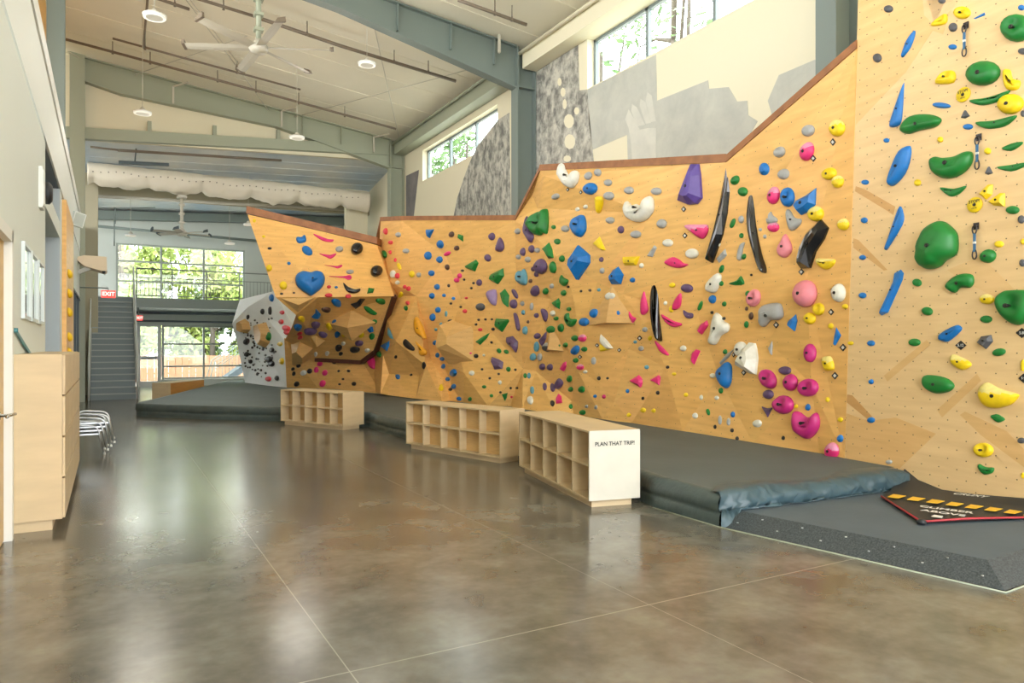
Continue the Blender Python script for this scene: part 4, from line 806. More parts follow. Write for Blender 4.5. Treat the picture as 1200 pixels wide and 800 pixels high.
# ================================================================ HOLDS
# c v u,v size / outline, read off the climbing surfaces.  E: oval (code, u, v, w, h, tilt, style)   P: outline (code, style, points)
# styles: d dome, j cupped jug, f faceted, h dome with chalked top, n flat disc, s sphere-like
HC = dict(G=('green', (24, 122, 50)), B=('blue', (16, 112, 190)), L=('light blue', (96, 156, 178)), Y=('yellow', (240, 206, 24)), P=('pink', (226, 50, 122)), Q=('pale pink', (232, 140, 154)), R=('red', (226, 64, 78)), V=('purple', (96, 74, 112)),
          U=('violet', (92, 72, 152)), K=('black', (34, 31, 33)), W=('white', (226, 225, 214)), E=('grey', (166, 168, 168)), D=('dark grey', (82, 84, 90)), O=('orange', (240, 170, 40)), T=('brown', (92, 66, 56)), X=('gloss black', (22, 21, 24)), M=('lilac', (156, 132, 178)), A=('magenta', (196, 44, 126)))
def holdmat(n, rgb):
    glossy = n == 'gloss black'
    m = mat('hold_'+n.replace(' ', '_'), rgb, .14 if glossy else .42, var=.0 if glossy else .07, vscale=14, bump=0 if glossy else .06, bscale=40, coat=.4 if glossy else 0)
    return m
HM = {k: holdmat(*v) for k, v in HC.items()}; CHM = {k: mat('chalked_'+v[0].replace(' ', '_'), tuple(int(x*.45+222*.55) for x in v[1]), .75, var=.08, vscale=30) for k, v in HC.items() if k in 'QPYDWA'}; BOLT = mat('bolt_steel', (58, 56, 54), .4, .6)
HL = []                                               # (code, style, outline px, landmark name)
def E(c, u, v, w, h, rot=0, st='d', nm=None, n=16):
    r = radians(rot); HL.append((c, st, [(u+w/2*cos(a)*cos(r)-h/2*sin(a)*sin(r), v+w/2*cos(a)*sin(r)+h/2*sin(a)*cos(r)) for a in [2*pi*i/n for i in range(n)]], nm))
def P(c, st, s, nm=None):
    HL.append((c, st, [tuple(float(x) for x in q.split(',')) for q in s.split()], nm))
def ES(c, s, st='d'):
    for q in s.split(';'):
        a = [float(x) for x in q.split()]; E(c, a[0], a[1], a[2], a[3], a[4] if len(a) > 4 else 0, st)
# ---- tall right panel
P('G', 'd', '1077,300 1079,282 1087,267 1098,260 1108,260 1120,270 1123.5,280 1122,297 1110,305 1103,312 1090,315.5 1080,310', 'huge green hold')
P('G', 'd', '1091,192 1092,186 1097,183.5 1106,185 1120,183 1131,178 1139,178 1141,184 1138,194 1128,204 1115,209 1103,208 1094,201', 'big green bean hold')
P('G', 'd', '1056,150 1062,140 1072,134.5 1090,134 1102,138 1103,143 1096,149 1078,153 1066,157 1058,155', 'long green bean near the top')
E('G', 1153, 86, 40, 29, -10, 'd', 'green oval hold at top right')
E('G', 1192, 33, 36, 33, 0, 'j', 'green jug in the top right corner')
P('G', 'j', '1168,352 1174,343 1185,340 1210,342 1212,365 1200,379 1187,379 1172,366', 'ribbed green hold at the right border')
P('G', 'd', '1109,334 1117,325 1129,320.5 1140,322 1142,331 1137,337 1126,337 1120,343 1111,339', 'green mitten shaped hold')
P('G', 'd', '1082,449 1084,440 1098,440 1112,444 1119,452 1112,459 1098,461 1087,456', 'green hold low on the tan panel')
P('G', 'd', '1137,117 1158,114 1182,106 1182,109.5 1170,119 1153,123.5 1140,121'); P('G', 'd', '1144,143 1165,141 1190,135 1190,139 1178,148 1160,151 1148,148')
P('G', 'd', '1174,174 1185,168 1198,166 1197,170 1185,177'); P('G', 'd', '1167.5,196 1185,193 1203,190 1203,194 1185,201'); P('G', 'd', '1102,219.5 1118,221 1133,217.5 1125,227 1115,230.5 1107,226')
P('B', 'd', '1071,36 1073,40 1068,55 1059,67 1057.5,64 1062,48'); P('B', 'd', '1058.5,99 1059.5,103 1058,130 1055,146 1044,149 1045,138', 'tall blue fin hold'); P('B', 'd', '1067,171 1067.5,185 1061,204 1048,217.5 1042,214 1046,195 1054,177', 'broad blue fin hold')
P('B', 'd', '1054.5,241.5 1059,250 1058,263 1041,291 1040,288 1047,260', 'blue dagger hold'); P('B', 'f', '1056,315 1059.5,320 1058,328 1041,366 1034,369.5 1034,365 1046,331 1048,320', 'lowest long blue fin')
P('B', 'd', '1100,396 1103,390 1120,381 1127,383 1126,388 1112,400 1103,399', 'blue pill hold'); P('B', 'f', '1140.5,22 1154,14 1155,18 1143,22.5'); E('B', 1103.5, 123.5, 22, 7, 6, 'f'); ES('B', '1197 9 8 7;1116.5 55 10 6.5;1134.5 148.5 12 7;1039 164.5 7 5.5;1014 213.5 9 6;1013 258 8 7;1011 301.5 8 6;1011 346 9 7;1021 402 9 7;1021 447 6 6;1021 492 9 7')
P('Y', 'j', '1091,30 1103,18 1110,17 1110,26 1103,30'); E('Y', 1128, 15, 20, 15, 0, 'j'); P('Y', 'j', '1097,98 1102,88 1108,83 1119,84 1118,97'); P('Y', 'j', '1176,83 1184,82 1187,92 1196,95 1194,104 1186,106 1178,102'); E('Y', 1185, 122, 30, 24, -10, 'd', 'big yellow hold at upper right')
P('Y', 'f', '1147,227 1158,216 1164,216 1163,228 1156,234'); P('Y', 'f', '1158,236 1172,226 1178,226 1178,242 1165,241'); P('Y', 'h', '1148,463 1150,453 1158,448 1172,455 1192,461 1194,465 1185,474 1168,478 1155,475', 'big yellow scoop hold at lower right')
P('Y', 'h', '1114,420 1117,415 1126,418 1137,424 1138,429 1128,433.5 1117,427'); E('Y', 1157, 350.5, 17, 12, 5, 'h'); E('Y', 1153, 527, 23, 17, 8, 'j'); ES('Y', '1102 163.5 7 7;1157.5 177 8 8;1075.5 214 8 8;1171 286 11 8;1199 283 6 7;1199 428 6 14;1199 557 5 7')
ES('D', '1041.5 10.5 11 9;1104 1 9 7;1028.5 68 10 11;1117 32 10 11 20;1199 60 12 8;1197 257 8 10;1198 308 7 9;1199 133 6 8;1197 516 9 7'); P('D', 'f', '1126,138 1130,129 1132,129 1137,136 1131,139'); P('D', 'f', '1154,203 1158,195 1160,195 1164,203 1158,205'); P('D', 'f', '1145,401 1150,394 1162,392 1164,400 1156,409', 'dark grey wedge on the tan panel'); E('E', 1042, 541, 8, 5)
ES('G', '1187 246 16 10;1158.5 300 19 16 -20;1075 331 11 9 20;1087 364.5 13 10 15;1156 374 14 9;1072 401 14 9;1171 412.5 16 9 -10'); P('G', 'd', '1161,487 1168,485 1173,487 1178,491.5 1170,495 1164,491'); P('G', 'j', '1146,545 1149,543.5 1155,547 1165,548 1163,554 1154,556 1148,551')
# ---- main wall, right part
P('X', 'f', '851,191 855,204 855.5,225 853,250 848,275 836,308 834,306 839,270 845,230', 'long black fin hold'); P('X', 'd', '879,211 883,230 886,262 893,297 898,312 898,320 893,315 882,288 875.5,262 876,235', 'long black crescent hold'); P('X', 'd', '770,321 772,330 772.5,360 774,380 776,398 773,398 767,385 763,365 763,342 767,328', 'black banana hold')
P('X', 'f', '963,257 972,267 967,280 957,295 951,314 941,315 940,302 942,287 946,272 955,264', 'big black boot hold')
P('B', 'f', '957,220 956,240 948,248 940,252 931,239 933,235 945,229', 'big blue bat hold'); E('B', 924, 231, 16, 23, 0, 'j'); E('B', 896, 198, 12, 15, 0, 'f'); P('B', 'd', '848,428 854,424 858,430 857,448 851,455 846,448 841,438', 'big blue drop hold')
P('B', 'f', '933,368 934.5,376 932,388 924,382 924,376'); P('B', 'f', '980,383 986,393 979,405 977.5,395'); ES('B', '835.5 350.5 8 10;947 477 6 8;985 513.5 7 9;859 485.5 5 7;735.5 458 4 5;741.5 328 6 6')
E('Q', 945.5, 344, 24, 32, 5, 'd', 'big round pink and white ball hold'); E('W', 984, 343, 15, 22, 0, 'd'); E('Q', 884, 349, 15, 21, 15, 'j'); E('P', 947, 177.5, 14, 23, 15, 'h'); E('P', 907.5, 229, 13, 21, 10, 'h'); E('P', 907, 266, 13, 12, 0, 'h'); P('Q', 'd', '921,274 925,280 928,287 928,295 921,302 914,299 912,291 917,282', 'pale pink pear hold')
P('A', 'j', '931,484 937,482 945,488 950,488 958,483 962,492 960,503 949,514 939,510 931,502', 'big magenta heart hold'); E('A', 901, 444, 18, 24, -28, 'j'); E('A', 927.5, 448, 15, 20); E('A', 948, 454, 24, 21, 0, 'j', 'round magenta jug'); E('A', 919, 474, 23, 22, 0, 'j', 'magenta jug above the heart'); E('A', 950, 413.5, 14, 22); E('P', 976, 528, 15, 20, 0, 'h')
P('E', 'd', '893,360 900,356 914,355 918,363 918,371 912,375 904,375 897,382.5 893,380 892,370', 'grey saddle hold'); ES('E', '948 153 15 13 -40;914 178 14 12 -40;919 204 14 12 -35', 'd'); P('E', 'd', '900,262 899,256 902,256 902,250 904,248 906,252 911,256 911,260 906,262.5'); P('E', 'd', '922,247 926,246 932,255 940,257 938,264 928,270.5 924,262')
P('E', 'd', '868,286 873,284 871,292 869,304 865,304 865,294'); P('E', 'f', '850,291 852,299 843,308 840,303'); ES('E', '869 257 6 9;891 269 4 4;896.5 277 4 5')
E('Y', 982, 150, 18, 20, 0, 'h'); E('Y', 972.5, 203.5, 17, 14, -25); E('Y', 982.5, 213, 13, 15, 15, 'h'); E('Y', 957, 250.5, 18, 18, -15, 'h'); E('Y', 989, 263, 13, 14, 0, 'h'); P('Y', 'h', '957,303 968,303 979,304 977,311 969,316 961,312', 'yellow half bowl hold'); E('Y', 960, 362, 13, 15, 0, 'j'); E('Y', 949.5, 373, 14, 14); P('Y', 'h', '964,420 970,417 975,419 978,431 974,434 968,433'); ES('Y', '990.5 359 7 6;974 382 6 7;997 402 7 5;970 468 5 6;985 491.5 6 6;933 476 5 5;804 462.5 5 5;754 480.5 6 6;766 481 5 5;737 486 5 5;788 334 7 6;787 362 5 8;762 396 5 6;790 438 5 4')
ES('V', '920.5 434 14 10;901 462 12 11'); P('V', 'f', '893,476 899,478 906,477 900,489'); P('E', 'f', '906,397 905,416 900,408'); E('W', 869, 409, 14, 18); P('W', 'f', '880,401 887,402 889,420 887,439 881,438 863,428 867,418', 'big white triangular hold'); E('W', 888, 496, 10, 9)
ES('G', '862 211 9 12 30;871 224.5 11 11;872 300.5 5 7 20;869 276 5 6;859 261.5 5 12 20;846 315 5 10 15;845.5 332 5 6;849 356 5 6;821 358 5 12 20;876.5 344 5 7;875 380 5 8;850 412 5 6;845 457.5 5 7;830 482.5 4 8 -15'); P('G', 'd', '855,332 864,328 868,323 871,327 872,333 862,334')
P('W', 'd', '841,320 846,325 842,338 837,343 829,340 830,330'); P('W', 'd', '840,366 846,370 849,376 855,380 854,388 846,393 840,403 834,402 836,390 836,375', 'large white cloud hold'); P('E', 'f', '862,407 855,418 845,427 844,424 852,414')
ES('K', '918 513 4 5;864 513.5 4 5;771 460 4 5;753.5 466.5 3.5 4;838 500 3.5 5;858 504 4 5;834.5 366 3.5 4;782.5 430 4 4;848.5 373 4 4;880.5 322 3 3'); ES('T', '875 361.5 3.5 5;880.5 370 5 9'); ES('E', '844 492 4 11;854 494 4 9;756 386 6 6;751.5 408 6 6;701 202 8 9'); ES('W', '815 487 6 7;840 466 5 5;822 465.5 4 6;801 408 7 7;835.5 440 7 6;752 311 5 6;780 355 4 5;842 286 5 6'); ES('L', '744.5 400.5 4 4;758 430 5 5')
P('P', 'h', '803,264 820,263 830,264 829,274 823,280 812,273', 'pink wedge under the violet volume'); P('P', 'd', '779,307 788,301 796,304 801,308 807,310 797,314 786,312', 'pink lip hold'); P('P', 'd', '756,340 758,352 760,364 753,369 751,358 753,347'); P('P', 'd', '798,343 799,350 797,360 790,363 789,356 793,348'); P('P', 'd', '775,368 784,373 790,376 799,379 797,382 789,383 780,377'); P('P', 'd', '767,399 775,405 784,415 781,416 773,411'); P('P', 'f', '829,375 830.5,381 823,392 818,388 821,380')
P('P', 'f', '811,413 816,409 821,411 817,420 814,427 811,420'); P('P', 'f', '738,446 749,439 753,444 753,449 751,454 744,450', 'left of the two pink darts'); P('P', 'f', '762,445 772,439 775,442 776,454 768,448', 'right of the two pink darts'); P('P', 'f', '737,364 741,370 746,373 742,379 738,372')
P('V', 'd', '801,363 806,366 812,367 812,372 806,373 802,369'); E('V', 805.5, 337.5, 14, 10, 10); P('U', 'f', '810.5,192 820,192 822,205 823.5,232 818,239 808,240 795,235 803,215', 'big violet wedge volume')
P('W', 'j', '735,236 739,238 741,241 746,239 752,241 757,232 764,230 767,238 766,248 757,258 746,260 737,255 733,245', 'big white jaw hold'); ES('W', '811.5 297 15 12;783 284.5 12 9'); P('E', 'f', '767,287 770,290 765,301 759,300 762,294'); ES('E', '737.5 223 11 9;769.5 224 12 9;776 262 11 11;745.5 274.5 12 9'); P('Y', 'f', '730,301 750,300 746,311 733,311')
# ---- main wall, left part
P('W', 'j', '658,192 663,193 666,204 669,207 673,200 679,202 678,212 672,220 664,218 657,208 655,202', 'white two horned hold at the top edge'); ES('E', '651.5 230 9 7 -20;690 206 8 10 20;713 214 9 8;714 229.5 12 10;715.5 258 10 8;663 268 9 8;607 271 6 7;630 293 6 6;608 301 5 6;619 304 6 7;647 335 5 6;706 317 5 7;612.5 355.5 4 6;623.5 359 3.5 9;711.5 374 7 6;696 422.5 5 9;633 418 5 9;687.5 476 3.5 4;698.5 477 3 5')
E('B', 692.5, 221, 16, 14, -12, 'd', 'round blue hold below the white horns'); P('B', 'j', '678,253 684,252 687,258 687,270 681,278 674,274 671,266 673,258', 'blue dimpled hold above the diamond'); P('B', 'f', '678.5,287 692,299 692,308 678.5,328 670,314 670,300', 'big blue diamond volume'); P('B', 'f', '725,312 731,322 728,333 718,333 715,324 719,316', 'blue pentagon volume'); P('B', 'd', '717,359 725,360 731,368 724,375 718,370 715,365'); ES('B', '697 367 10 11;685 377 11 10;675 410 8 12 25;697.5 464 4 4;699 490 4 3.5')
P('Y', 'd', '698,231 706,231 707,240 703,250 700,243'); P('Y', 'f', '703,277 710,293 706,293.5 695,286'); ES('W', '686.5 242 5 5;677 245 5 5;702 375 4 7;648.5 367 6 7;686 435.5 5 4;622 469 6 10'); E('W', 716, 347, 12, 10, 0, 'h'); P('W', 'f', '704,391 712,399 719,408 711,409 704,402', 'white flag shaped hold'); P('Y', 'f', '703,403 715,409.5 704,412')
P('G', 'j', '620,262 627,252 636,247 642,245 643.5,255 642,273 637,273 634,276 628,275 622,268', 'big green claw hold'); P('V', 'd', '616,260 618,253 620,262 622,270 626,276 624,282 622,284 617,277 614,270', 'purple hold tucked behind the green claw'); P('G', 'f', '643.5,284 647,292 649,302 644,303 640,297 636,292'); P('G', 'd', '658,322 661,325 666,328 665,333 661,335 657,330'); P('G', 'f', '648,354 655,349 657,354 656,362 652,360'); P('G', 'd', '663,368 667,367 668,373 676,374 674,380 669,383 664,377', 'green hook hold')
ES('G', '649 266 5 5;653.5 283 7 7;659 303 6 8;649 313 7 14 -10;640 341 6 8;661 343 6 7;667 362 5 5;652 373 5 5;646 386 9 9;658 384 6 10;655.5 405.5 5 6;663 404 5 6;674 396 7 7;685 409 7 6;675 422 6 6;668 443.5 5 8;669 456 5 6;682 456 7 8;669 476 5 6;683 483 7 6;615.5 440 4 6')
E('V', 635, 312, 13, 18, 0, 'd', 'purple egg hold'); P('V', 'd', '634,362 640,363 643,370 640,377 636,371'); P('V', 'd', '602,367 606,368 609,378 610,386 607,387 604,377', 'long purple sausage hold'); P('V', 'f', '641,388 640,397 636,406 632,398'); ES('V', '728 269 7 9;623.5 291.5 6 9;613.5 295 5 10;625.5 315 5 6;629 321 4 7;628 340.5 9 13;602.5 356 8 11;604 344 5 13 -30;629 369.5 5 6;630 393.5 8 7;636 429.5 6 8;645 430 6 8;648 454 6 10;638.5 453 5 9;705 304 5 6'); P('V', 'd', '655,443 660,447 659,452 654,456 651,450')
P('L', 'j', '608,318 612,317 615,315 618,322 618,332 613,334 607,328', 'pale blue molar hold'); ES('L', '613.5 366 3.5 6;616 387 5 10;629 406 6 12;625 418 7 9;702 339.5 4 4;624 457 4 9;620 440 4 7'); ES('K', '666 336 3 3;681 341 3 3;702 443 4 5;712 443 3 3;647.5 472.5 5 7'); E('D', 642, 406.5, 10, 11, 0, 'h'); ES('T', '622 329 4 5;619 377 3 4;691.5 340 3.5 3.5'); E('P', 683, 396, 9, 9, 0, 'h'); E('P', 680.5, 430, 8, 7, 0, 'h'); P('P', 'f', '657,432 660,425 665,422 665,429 661,435'); P('P', 'f', '655,461 658,464 659,472 652,473 651,468'); ES('P', '708 464.5 4 5')
# ---- back wall
P('G', 'f', '546,311 558,304 561,308 557,318 547,314', 'green gem left of the pale square'); P('G', 'f', '576,321 590,314 591,323 584,333 575,328', 'green gem on the pale square'); P('G', 'f', '586,343 592,338 597,346 596,360 590,355', 'green leaf hold'); P('G', 'f', '582,373 596,374 597,376 589,389 581,383', 'green shield hold'); P('G', 'f', '558,401 566,394 574,390 571,396 563,404', 'green blade hold'); P('M', 'd', '571,345 574,340 582,340 582,356 578,357 573,351', 'lilac hold on the pale square'); P('V', 'f', '594,395 601,393.5 607,400 607,407 605,413 600,407 595,403', 'upper purple star hold'); P('V', 'f', '577,418 585,421 590,424 589,432 580,433 577,426', 'lower purple star hold')
P('V', 'd', '586,278 590,283 591,291 587,295 582,293 583,286'); ES('V', '577 277 7 9;572 302 7 9 -20;562 331 6 8'); P('B', 'f', '499,269 509,268.5 504,279 501,277', 'blue triangle at the top of the back wall'); ES('B', '516.5 286 7 10 -15;502 299.5 8 10;515.5 304 7 8;506 320 7 7;512.5 336 6 7;506.5 346.5 6 7;520.5 346 4 4;531.5 349.5 4 4;513.5 363 6 7;507.5 371.5 6 9;518 395 6 7;510.5 401.5 5 6;515.5 404 5 6;513 416 4 6;518.5 420.5 5 5;520 429 4 6;532 436.5 7 9;525 444 5 5;532 452.5 5 6;538.5 467 6 5;466.5 441.5 5 6'); ES('L', '523 367.5 3 7;517 380 3 5;511 386 3 4')
P('B', 'f', '448,405 456.5,399 456,413 453,411', 'blue triangle beside the prow'); P('L', 'f', '455,383 458,388 461,397 456,394'); P('G', 'f', '537,274 543,276 543,283 537,279'); ES('G', '451 297.5 4 9 -15;476 361 4 6;585 411 5 6 -30;593.5 412 6 5 30;539 412.5 6 7;551 467.5 4 5;596 432.5 5 6;567.5 453 5 4;576 463.5 4 4;444.5 415 5 8'); P('G', 'f', '588,462 595,460 594,466 592,469.5'); ES('E', '467 275 6 6;476 294 7 6;491 322 5 6'); ES('T', '529.5 274.5 6 7;524.5 313 5 7;535.5 290.5 6 6'); E('D', 563.5, 359.5, 10, 9, 0, 'd')
ES('R', '452.5 271 4 8;458 284 5 5;457.5 295.5 3 5;463.5 304.5 3 5;466 323 5 7;479 338 5 6;474.5 336 4 5;478 355 4 5;545 364.5 5 5;546.5 349 4 3;563 386 5 4;599.5 465 3 3'); ES('P', '524.5 297 8 5 -25;539 323 5 6;535.5 328 6 6;528.5 404 6 6;546.5 401.5 6 3;549.5 414.5 9 6 -15'); ES('Y', '468 312 4 9 -20;483 321 6 8;470 345 5 7;517 455 6 6;517 452 4 4'); ES('W', '461 321 6 9;466 331 5 5;553 437 6 6;586 448 4 5;567 416 3 3')
ES('K', '542 317 4 3;526 334.5 3 4;544 327.5 3 3;555 331.5 3 3;552.5 337.5 3 3;528.5 355.5 3 3;540 359.5 3 3;528 376 6 4;543 392 5 4;558 417 5 5;578 385.5 4 4;561 374.5 3 3;569 374 3 3;576.5 374 3 2.5;558 380 3 3;576 401 3 3;565 432.5 3 3;574 443 3 3;584.5 438 3 3;604 433 3 3;586.5 459.5 3 3;598.5 454.5 3 3;606 454.5 3 3;497.5 428 3.5 9 -15;464 418 3 4;482 439 3 3;528 456 4 4')
P('K', 'd', '475,397 481,402 486,408 484,411 477,408 473,403', 'black and white scoop hold'); P('O', 'd', '485.5,377 489,371 496,383 500,397 494,394 488,390', 'long orange horn hold'); P('O', 'd', '487,400 493,405 500,411 499,416 492,416 491,408')
# ---- prow
P('B', 'd', '346,328 348,321 355,318 363,319.5 370,317.5 377,320 380,328 377,337 366,346 360,344.5 349,336', 'big blue heart hold'); P('B', 'd', '347,281 348,278 352,278.5 357,275.5 359,281 357,284 350,285'); E('B', 360, 294, 14, 9, 35)
P('P', 'd', '367,274 376,277 384,280 391,281 388,283.5 378,282', 'topmost pink antler hold'); P('P', 'd', '374,297 384,299 392,297 394,298 388,303 382,301', 'second pink antler hold'); P('P', 'd', '380,310.5 393,312 400,310 401,312 396,314.5 391,313', 'third pink antler hold'); P('P', 'd', '385,324 402,323.5 410,322 412,326 408,328 402,325.5', 'lowest pink antler hold')
E('X', 417, 293, 14, 14, 0, 's', 'upper black ball hold'); E('X', 440, 319, 14, 13, 0, 's', 'lower black ball hold'); P('X', 'd', '402,331 408,336 415,339 422,338 421,342 414,344 406,341', 'black smile hold'); P('G', 'f', '430,344 432,337 439,338 437,343'); ES('E', '397.5 292 9 7;410 318.5 9 5'); ES('Y', '315.5 314 7 8;332 334.5 9 10;298 258.5 4 4;309 277 4 3'); ES('K', '316 291 5 3;344.5 343 3 2.5;330 344 4 2.5'); ES('B', '338.5 308.5 4 4;394 336.5 4 3;394 353.5 12 7 20;339.5 352.5 4 3;393.5 378 9 8;349 382 10 5;395.5 391 7 6'); ES('R', '385.5 336 5 4;385 346 9 5;408 347 7 5;336 385 9 7;337 390 8 5;351.5 390.5 6 4;352 395 6 4')
P('K', 'f', '411,356 418,354 422,349.5 428,350 424,355 416,359'); E('G', 446, 352, 12, 5, 5); P('G', 'd', '426,359 431,359 437,363 442,367 437,368 430,365'); P('B', 'f', '370,361 369,367 365,371 375,371.5 376,368', 'blue pyramid under the prow lip'); ES('T', '382 362 11 5;356.5 351.5 6 4;349 355 4 2.5'); ES('Y', '353 373 8 6;386 381.5 9 6 30;403.5 391.5 6 4;423.5 392 7 6'); ES('V', '370 379.5 11 6;364 387 16 6;378.5 391 11 5 15;421 401.5 10 6'); P('B', 'f', '426,378 432,381 437,383 438,388 433,389 428,384'); ES('W', '413.5 389.5 6 4;402.5 402 5 4;383.5 413.5 5 5;370 414.5 4 5;430.5 410 6 4;356 436.5 7 6'); ES('G', '436 393.5 7 7;439 376.5 6 5'); ES('K', '397 407 8 7;416 409 12 6;399.5 414 5 4;350 428 5 5;343.5 432 4 4;344.5 437.5 4 5;363 434.5 6 6;348 449.5 6 6;397 434.5 3 3;408.5 434.5 4 3;402 444 3 2.5;398 450 3 2.5;415 449.5 5 5;391.5 424.5 5 4'); ES('P', '375 426 6 6;371 433 6 7;381 436.5 6 7;378.5 449 7 8'); P('P', 'd', '430,415 436,414 440,424 440,432 435,431 431,424', 'bright pink tongue hold at the prow corner')
# ---- grey wall
ES('K', '308 365 4 7;317 364 3 10;291 371 3 5;289.5 400 6 8 20;289.5 415 5 6;316 421 7 8;319 426 6 7;325 443 4 6;281 380 4 6;319 410 5 6;294 423.5 4 5'); E('B', 319, 349, 4, 9); E('R', 315, 444, 6, 6); ES('G', '307 385 6 6;315 394 6 11'); ES('R', '330 377 5 6;331 366 5 5'); ES('Y', '328.5 403 5 5;331 423 4 8')
def wall_of(u, v):
    if u > 1003 - max(0, (v-57))*.027: return 'the tan right panel', 'R'
    if u > 632+(0 if v < 345 else -18): return ('the main wall', 'M')
    if u > 604: return 'the main wall', 'M'
    if u < 345 and v > 341 and u < 322+max(0, (v-348))*.55 and v < 396 or (u < 333 and v > 396): return 'the grey far wall', 'G'
    if u < 442+max(0, v-287)*.33 and v < 347: return 'the prow', 'P'
    if u < 464-max(0, v-347)*.37 and v < 412: return 'the prow', 'P'
    if u < 441: return 'the prow', 'P'
    return 'the back wall', 'B'
# one tree per surface set
TREE = [BVHTree.FromPolygons(v, f) for v, f in SURF]
def hit(u, v):
    d = ray(u, v).normalized(); best = None
    for t in TREE:
        p, n, i, dist = t.ray_cast(CAM, d)
        if p and (best is None or dist < best[2]): best = (p, n, dist)
    if best is None: return None
    p, n, dd = best
    if n.dot(d) > 0: n = -n
    return p, n, dd
def smooth_ring(pts, n):
    out = []; k = len(pts)
    for i in range(k):
        p0, p1, p2, p3 = (pts[(i-1) % k], pts[i], pts[(i+1) % k], pts[(i+2) % k])
        for j in range(n):
            t = j/n; out.append(0.5*((2*p1)+(-p0+p2)*t+(2*p0-5*p1+4*p2-p3)*t*t+(-p0+3*p1-3*p2+p3)*t**3))
    return out
def hold_geo(pts, st, seed):
    """pts: outline in the hold's own plane (metres, local x, y); returns verts (x, y, height), faces, chalk flags"""
    P2 = [Vector(p) for p in pts]
    ar = sum(P2[i].x*P2[(i+1) % len(P2)].y-P2[(i+1) % len(P2)].x*P2[i].y for i in range(len(P2)))
    if ar < 0: P2.reverse()
    if st not in 'f' and len(P2) < 15: P2 = smooth_ring(P2, 3)
    c = sum(P2, Vector((0, 0)))/len(P2)
    xx = sum((p.x-c.x)**2 for p in P2); yy = sum((p.y-c.y)**2 for p in P2); xy = sum((p.x-c.x)*(p.y-c.y) for p in P2); th = .5*atan2(2*xy, xx-yy)
    ax = Vector((cos(th), sin(th))); bx = Vector((-ax.y, ax.x)); S = [(p-c).dot(ax) for p in P2]; Tt = [(p-c).dot(bx) for p in P2]
    t0, t1 = min(S), max(S); wd = max(Tt)-min(Tt); A = abs(ar)/2; wd = min(wd, A/max(1e-6, (t1-t0))*1.3)
    lo, hi = t0+wd*.5, t1-wd*.5
    if lo > hi: lo = hi = (t0+t1)/2
    def med(s):
        s = min(max(s, lo), hi); xs = []
        for i in range(len(P2)):
            a, b = S[i], S[(i+1) % len(S)]
            if (a-s)*(b-s) <= 0 and abs(b-a) > 1e-9: xs.append(Tt[i]+(Tt[(i+1) % len(S)]-Tt[i])*(s-a)/(b-a))
        m = (min(xs)+max(xs))/2 if xs else 0
        return c+ax*s+bx*m
    C_ = [med(s) for s in S]; H = .42*wd; R_ = random.Random(seed)
    if st == 'f': rings = [(1, 0), (.97, .25*H), (.42, .95*H), (.0, 1.0*H)]
    elif st == 'n': H = .15*wd; rings = [(1, 0), (1, .8*H), (.9, H), (.0, H)]
    elif st == 's': H = .62*wd; rings = [(.8, 0), (1, .45*H), (.92, .68*H), (.7, .87*H), (.4, .97*H), (0, H)]
    else: rings = [(1, 0), (1.0, .22*H), (.92, .5*H), (.75, .76*H), (.5, .93*H), (.25, .99*H), (0, H)]
    vs = []; n = len(P2)
    for s, h in rings:
        for p, q in zip(P2, C_):
            x = q+(p-q)*s
            if st == 'j':
                rel = x-(c+Vector((0, wd*.16))); g = exp(-(rel.length_squared)/(wd*.30)**2); h2 = h*(1-.75*g)
            elif st == 'f': h2 = h*(1+.35*(-(x.y-c.y))/max(.02, wd))
            else: h2 = h*(1+.22*(-(x.y-c.y))/max(.02, wd))
            nz = noise.noise(Vector((x.x*12+seed*3.1, x.y*12, h*9)))*.10*H if h > 0 and st != 's' and st != 'n' else 0
            vs.append((x.x, x.y, max(0, h2+nz)))
    fs = [(i*n+k, i*n+(k+1) % n, (i+1)*n+(k+1) % n, (i+1)*n+k) for i in range(len(rings)-1) for k in range(n)]
    fs.append(tuple(range((len(rings)-1)*n, len(rings)*n))); fs.append(tuple(range(n))[::-1])
    mi = [1 if (st == 'h' and sum(vs[i][1]-c.y for i in f)/len(f) > wd*.14 and 0 < fi < len(fs)-1) else 0 for fi, f in enumerate(fs)]
    return vs, fs, mi, H, wd, c
